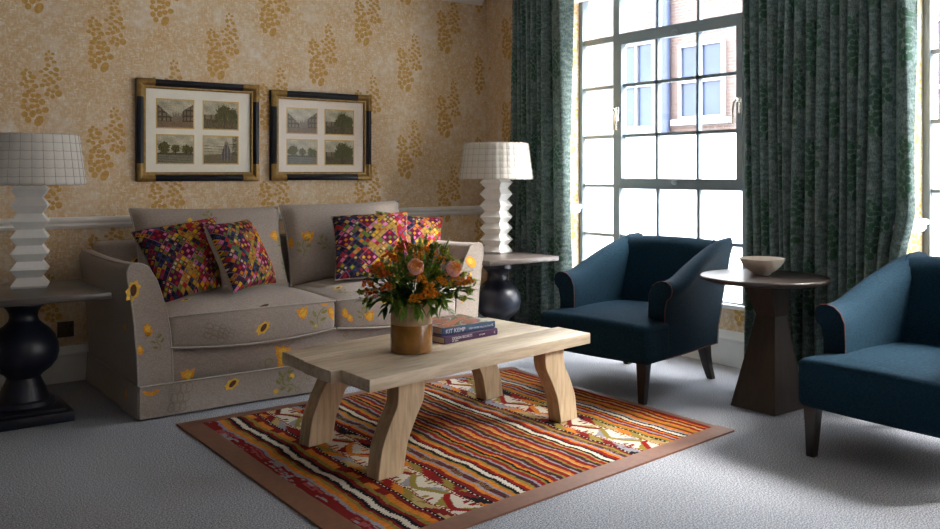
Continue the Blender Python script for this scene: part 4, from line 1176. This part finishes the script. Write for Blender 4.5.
# ------------------------------------------------------------------ round pedestal table
RTX, RTY, RTZ = -.280, -2.605, .645
rt = thing('pedestal_table', 'round dark wood table on a faceted hourglass pedestal between the armchairs', 'table', (RTX, RTY, 0))
mb = MB(); mb.lathe([(.001, RTZ - .026), (.282, RTZ - .026), (.296, RTZ - .022), (.304, RTZ - .012), (.304, RTZ - .004), (.300, RTZ), (.001, RTZ)], (0, 0, 0), 72); mb.build('tabletop', 'walnut_top', rt)
mb = MB()
def sq(hw, z, dx=0, dy=0): return [(dx - hw, dy - hw, z), (dx + hw, dy - hw, z), (dx + hw, dy + hw, z), (dx - hw, dy + hw, z)]
mb.loft([sq(.126, 0, .020, -.006), sq(.053, .452, .036, -.020), sq(.086, RTZ - .0265, .014, -.002)], True, True)
o = mb.build('pedestal', 'walnut', rt, False); bv = o.modifiers.new('edge', 'BEVEL'); bv.width = .002; bv.segments = 2
bc_ = on_z(762, 274.8, RTZ)
mb = MB(); mb.lathe([(.001, .001), (.038, 0), (.042, .004), (.044, .010), (.066, .024), (.090, .046), (.103, .066), (.108, .078), (.109, .082), (.106, .083), (.102, .078), (.086, .048), (.060, .026), (.03, .016), (.001, .013)], (bc_.x, bc_.y, RTZ + .0004), 48)
single('ceramic_bowl', mb, 'bowlclay', 'small pale ceramic bowl on the round dark table', 'bowl', (bc_.x, bc_.y, RTZ + .0004), 0, None, True, True)

# ------------------------------------------------------------------ side tables
def make_side_table(label, loc, hw, top, rz=0):
    th = thing('side_table', label, 'table', loc, rz, 'square side tables beside the sofa')
    mb = MB(); mb.rbox(-hw, hw, -hw, hw, top - .030, top, .003, 2); mb.build('tabletop', 'tabletop', th)
    mb = MB(); mb.rbox(-.15, .15, -.15, .15, top - .050, top - .0302, .004, 2); mb.build('top_block', 'blackwood', th)
    pr = [(.001, .0605), (.135, .0605), (.140, .075), (.132, .092), (.112, .100), (.104, .118), (.092, .150), (.078, .178), (.072, .196), (.085, .212), (.120, .238), (.143, .270), (.152, .310), (.150, .345), (.136, .385), (.110, .418), (.084, .440), (.066, .458), (.060, .478), (.064, .500), (.078, .520), (.096, .533), (.096, top - .0505), (.001, top - .0505)]
    mb = MB(); mb.lathe(pr, (0, 0, 0), 56); mb.build('turned_pedestal', 'blackwood', th)
    mb = MB(); mb.rbox(-.185, .185, -.185, .185, 0, .046, .004, 2); mb.rbox(-.155, .155, -.155, .155, .0455, .0602, .006, 2); mb.build('plinth', 'blackwood', th)
    return th
make_side_table('dark square side table with a black turned pedestal left of the sofa', (-3.245, -.665, 0), .315, .60)
make_side_table('dark square side table with a ball-shaped pedestal in the corner right of the sofa', (-.475, -.735, 0), .282, .615, 0)

# ------------------------------------------------------------------ lamps
def make_lamp(label, loc, rz):
    th = thing('table_lamp', label, 'lamp', loc, rz, 'white zigzag table lamps')
    n = 6; h = .0765; mb = MB(); rings = []; hw0, hw1 = .054, .081
    z = 0; rings.append(sq(.074, 0)); rings.append(sq(hw1, .012))
    zz = .012
    for i in range(n):
        rings.append(sq(hw0, zz + h * .5)); rings.append(sq(hw1 - .0 * i, zz + h)); zz += h
    rings.append(sq(hw0, zz + .030)); rings.append(sq(.02, zz + .031))
    mb.loft(rings, True, True); mb.build('zigzag_column', 'plaster', th, False)
    mb = MB(); mb.tube([(0, 0, zz + .02), (0, 0, zz + .13)], .008, 10); mb.tube([(0, 0, zz + .09), (0, 0, zz + .15)], .016, 12); mb.build('lamp_holder', 'chrome', th)
    zb = .495; r0, r1, hs = .248, .217, .240; nt_, nr = 30, 6
    mb = MB(); ns = nt_ * 4; rings = []
    for i in range(nr * 4 + 1):
        t = i / (nr * 4); ring = []
        for j in range(ns):
            c = (j % 4) / 4; d = -.0022 if j % 4 == 0 else .0006 * math.sin(PI * c)
            d += -.0016 if i % 4 == 0 else .0004
            d += .0016 * math.sin(i * PI / 2) * (1 if j % 4 in (1,) else 0)
            r = r0 + (r1 - r0) * t + d; a = 2 * PI * j / ns; ring.append((r * math.cos(a), r * math.sin(a), zb + hs * t))
        rings.append(ring)
    mb.loft(rings, True, False)
    sh = mb.build('lampshade', 'shade', th, True, False, 80); so = sh.modifiers.new('thick', 'SOLIDIFY'); so.thickness = .004; so.offset = -1
    sm = MB()
    for j in range(nt_):
        a = 2 * PI * j / nt_; sm.tube([((r0 + (r1 - r0) * t) * math.cos(a + .004 * math.sin(t * 37)) , (r0 + (r1 - r0) * t) * math.sin(a + .004 * math.sin(t * 37)), zb + hs * t) for t in [q / 12 for q in range(13)]], .0011, 4)
    for i in range(nr + 1):
        t = i / nr; rr_ = r0 + (r1 - r0) * t; sm.tube([(rr_ * math.cos(2 * PI * j / 90), rr_ * math.sin(2 * PI * j / 90), zb + hs * t - .003 * abs(math.sin(j * PI / 3))) for j in range(91)], .0011, 4)
    sm.build('seams', 'shadeline', sh)
    w = MB()
    for q in range(3):
        a = 2 * PI * q / 3; w.tube([(0, 0, zz + .10), (.5 * r1 * math.cos(a), .5 * r1 * math.sin(a), zb + hs - .015), (r1 * .985 * math.cos(a), r1 * .985 * math.sin(a), zb + hs - .012)], .002, 6)
    w.build('shade_carrier', 'chrome', th)
    return th
make_lamp('white zigzag table lamp with tiled shade, on the dark table left of the sofa', (-3.197, -.550, .6003), R(-14))
make_lamp('white zigzag table lamp with tiled shade, in the corner by the green curtain', (-.372, -.592, .6153), R(22))

# ------------------------------------------------------------------ framed engravings
def scene_print(kind, seed):
    def f(u, v):      # v: 0 bottom .. 1 top
        h = hsh(int(u * 60), int(v * 45), seed); n = .70 + .55 * h
        sky = (.40 + .16 * v, .36 + .15 * v, .25 + .12 * v)
        cl = math.sin(u * 9 + seed) * math.sin(v * 13 + u * 4 + seed); sky = tuple(s * (1 + .22 * cl) for s in sky)
        grd = (.17, .125, .065)
        col = sky
        if kind == 'street':
            lt = .82 - u * 1.1; rt_ = .42 + (u - .5) * .9
            if v < .22: col = (.20 + .06 * h, .15, .085)
            elif u < .42 and v < lt: col = (.26, .20, .12) if (int(u * 26) % 3 and int(v * 17) % 3) else (.10, .075, .045)
            elif u > .68 and v < rt_: col = (.22, .17, .10) if (int(u * 30) % 3 and int(v * 15) % 3) else (.09, .065, .04)
            elif .42 < u < .68 and v < .42 + .12 * math.sin(u * 40) ** 2: col = (.24, .19, .13)
        elif kind == 'trees':
            if v < .30: col = (.22, .20, .14) if math.sin(v * 70 + u * 5) > .2 else (.16, .15, .10)
            elif v < .36: col = (.10, .085, .04)
            for cx, cy, r in ((.18, .56, .17), (.50, .52, .12), (.80, .50, .13), (.93, .48, .10)):
                if (u - cx) ** 2 + ((v - cy) * .8) ** 2 < (r * (.8 + .4 * hsh(int(u * 34), int(v * 26), seed + 2))) ** 2: col = (.075 + .06 * h, .075 + .05 * h, .025)
                if abs(u - cx) < .012 and .30 < v < cy: col = (.06, .045, .02)
        elif kind == 'grove':
            if v < .34: col = (.15, .12, .06) if h > .4 else (.09, .075, .035)
            elif v < .52 and u < .5: col = (.27, .21, .13) if int(u * 22) % 4 else (.12, .09, .05)
            for cx, cy, r in ((.60, .60, .24), (.82, .52, .20), (.42, .44, .12)):
                if (u - cx) ** 2 + ((v - cy) * .75) ** 2 < (r * (.75 + .4 * hsh(int(u * 40), int(v * 30), seed + 4))) ** 2: col = (.075 + .05 * h, .075 + .045 * h, .03)
            if abs(u - .60) < .014 and v < .6: col = (.06, .04, .02)
        else:           # seated figure by a river bank
            if v < .30 + .10 * u: col = (.13, .105, .05) if h > .35 else (.22, .18, .09)
            elif math.sin(v * 60 + u * 3) > .55 and v < .75: col = (.30, .26, .16)
            w = .24 * max(0, (.82 - v)) ** .7
            if abs(u - .66) < w and .10 < v < .72: col = (.09, .075, .065) if math.sin(u * 70) > -.2 else (.19, .17, .15)
            if (u - .66) ** 2 + (v - .76) ** 2 < .0035: col = (.28, .20, .13)
            if u > .84 and v > .30 and h > .3: col = (.085, .075, .03)
        return tuple(max(0, min(1, c * n * 1.0)) for c in col)
    return f
def make_picture(label, xa, xb, za, zb, matm, kinds, seed, tilt=0):
    th = thing('framed_picture', label, 'picture', ((xa + xb) / 2, 0, (za + zb) / 2), 0, 'framed engravings above the sofa')
    w, h = (xb - xa) / 2, (zb - za) / 2; fw = .052; Y0 = -.0012
    prof = [(0, Y0), (0, -.030), (.006, -.034), (.022, -.036), (.032, -.031), (.038, -.024), (fw, -.021), (fw, Y0)]
    mb = MB()
    cs = [(-w, -h, 1, 1), (w, -h, -1, 1), (w, h, -1, -1), (-w, h, 1, -1)]
    def ring(c): return [(c[0] + c[2] * d, y, c[1] + c[3] * d) for d, y in prof]
    rings = [ring(c) for c in cs] + [ring(cs[0])]
    mb.loft(rings, True, False); fo = mb.build('frame', 'frameblack', th, True, False, 30)
    g = MB()                       # gilt inner lip
    lip = [(.041, -.0252), (.047, -.0252), (fw + .002, -.0205), (fw + .002, -.012), (.041, -.012)]
    rg = [[(c[0] + c[2] * d, y, c[1] + c[3] * d) for d, y in lip] for c in cs]; g.loft(rg + [rg[0]], True, False); g.build('gilt_slip', 'gold', th, True, False, 30)
    cl = .105                      # gilt caps wrapped round each corner
    pc = [(d - .0015 if d < .01 else d, y - .0016) for d, y in prof[1:7]]
    for c in cs:
        k = MB()
        a = [(c[0] + c[2] * cl, y, c[1] + c[3] * d) for d, y in pc]; b = [(c[0] + c[2] * d, y, c[1] + c[3] * d) for d, y in pc]; e = [(c[0] + c[2] * d, y, c[1] + c[3] * cl) for d, y in pc]
        k.loft([a, b, e], False, False); o = k.build('corner_cap', 'gold', th, True, False, 30)
    m = MB(); m.box(-w + fw - .004, w - fw + .004, -.010, -.003, -h + fw - .004, h - fw + .004); m.build('mount', matm, th, False)
    pw, ph = .138, .098; xo, zo = .112, .088
    xo = w * .372; zo = h * .352
    pw, ph = w * .285, h * .272
    for q, (sx, sz) in enumerate(((-1, 1), (1, 1), (-1, -1), (1, -1))):
        cx, cz = sx * xo - .006, sz * zo - .004
        p = MB(); n, mm = 64, 46; vs = [(cx - pw + 2 * pw * i / n, -.0122, cz - ph + 2 * ph * j / mm) for j in range(mm + 1) for i in range(n + 1)]
        fs = []; cc = []; fn = scene_print(kinds[q], seed + q)
        for j in range(mm):
            for i in range(n):
                t = j * (n + 1) + i; fs.append((t, t + 1, t + n + 2, t + n + 1)); cc.append(fn((i + .5) / n, (j + .5) / mm))
        p.add(vs, fs, 0, cc); pr = p.build('engraving', 'print', th, False)
        b = MB(); bw = .007
        b.box(cx - pw - bw, cx + pw + bw, -.0116, -.0102, cz - ph - bw, cz + ph + bw); b.build('gilt_border', 'goldtrim', pr, False)
    gl = MB(); gl.box(-w + fw, w - fw, -.0185, -.0175, -h + fw, h - fw); gl.build('glazing', 'pglass', th, False)
    return th
make_picture('left of two black-and-gilt frames on the patterned wall, wider, with four engravings', -2.556, -1.814, 1.101, 1.697, 'mat', ['street', 'grove', 'trees', 'figure'], 3)
make_picture('right of two black-and-gilt frames on the patterned wall, nearer the corner', -1.734, -1.010, 1.103, 1.676, 'mat2', ['street', 'grove', 'trees', 'grove'], 17)

# ------------------------------------------------------------------ wall socket
mb = MB(); sk_ = thing('wall_socket', 'dark metal wall socket low on the wall beside the sofa arm', 'socket', (-2.929, 0, .288))
mb.rbox(-.043, .043, -.0075, -.0009, -.043, .043, .003, 2); mb.build('plate', 'bronze', sk_)
mb = MB()
for (x, z, w, h) in ((0, .014, .004, .009), (-.012, -.010, .007, .003), (.012, -.010, .007, .003)): mb.box(x - w, x + w, -.0082, -.0074, z - h / 2, z + h / 2)
mb.build('pin_slots', 'ebony', sk_, False)
mb = MB(); mb.rbox(.020, .032, -.011, -.0073, .010, .028, .001, 1); mb.build('switch_rocker', 'ebony', sk_)

# ------------------------------------------------------------------ daylight
w = bpy.data.worlds.new('overcast_sky'); SC.world = w; w.use_nodes = True
nt = w.node_tree; bg = nt.nodes['Background']
tc = nt.nodes.new('ShaderNodeTexCoord'); sp = nt.nodes.new('ShaderNodeSeparateXYZ'); nt.links.new(tc.outputs['Generated'], sp.inputs[0])
cr = nt.nodes.new('ShaderNodeValToRGB'); nt.links.new(sp.outputs[2], cr.inputs[0])
cr.color_ramp.elements[0].position = 0; cr.color_ramp.elements[0].color = (.90, .95, 1, 1)
cr.color_ramp.elements[1].position = .9; cr.color_ramp.elements[1].color = (.82, .91, 1, 1)
nt.links.new(cr.outputs[0], bg.inputs[0]); bg.inputs[1].default_value = 5.6
for (a, b) in ((YA, YB), (YA2, YB2), (YA3, YB3)):
    L = bpy.data.lights.new('window_portal', 'AREA'); L.shape = 'RECTANGLE'; L.size = abs(a - b) ; L.size_y = HEAD - SILL
    L.cycles.is_portal = True
    o = bpy.data.objects.new('window_portal', L); COL.objects.link(o); o.location = (XW + .08, (a + b) / 2, (HEAD + SILL) / 2)
    o.rotation_euler = (R(90), 0, R(90))
sun = bpy.data.lights.new('hazy_sun', 'SUN'); sun.energy = 7.5; sun.angle = R(22); sun.color = (1, .96, .90)
so_ = bpy.data.objects.new('hazy_sun', sun); COL.objects.link(so_); so_.location = (4, -2, 6)
so_.rotation_euler = Vector((-.55, .46, -.69)).to_track_quat('-Z', 'Y').to_euler()
vs_ = SC.view_settings; vs_.view_transform = 'Standard'; vs_.look = 'None'; vs_.gamma = 1; vs_.use_curve_mapping = False; vs_.exposure = 1.95
SC.cycles.max_bounces = 10; SC.cycles.diffuse_bounces = 5; SC.cycles.transparent_max_bounces = 12
SC.cycles.use_denoising = True; SC.cycles.caustics_reflective = False; SC.cycles.caustics_refractive = False
SC.cycles.sample_clamp_indirect = 8
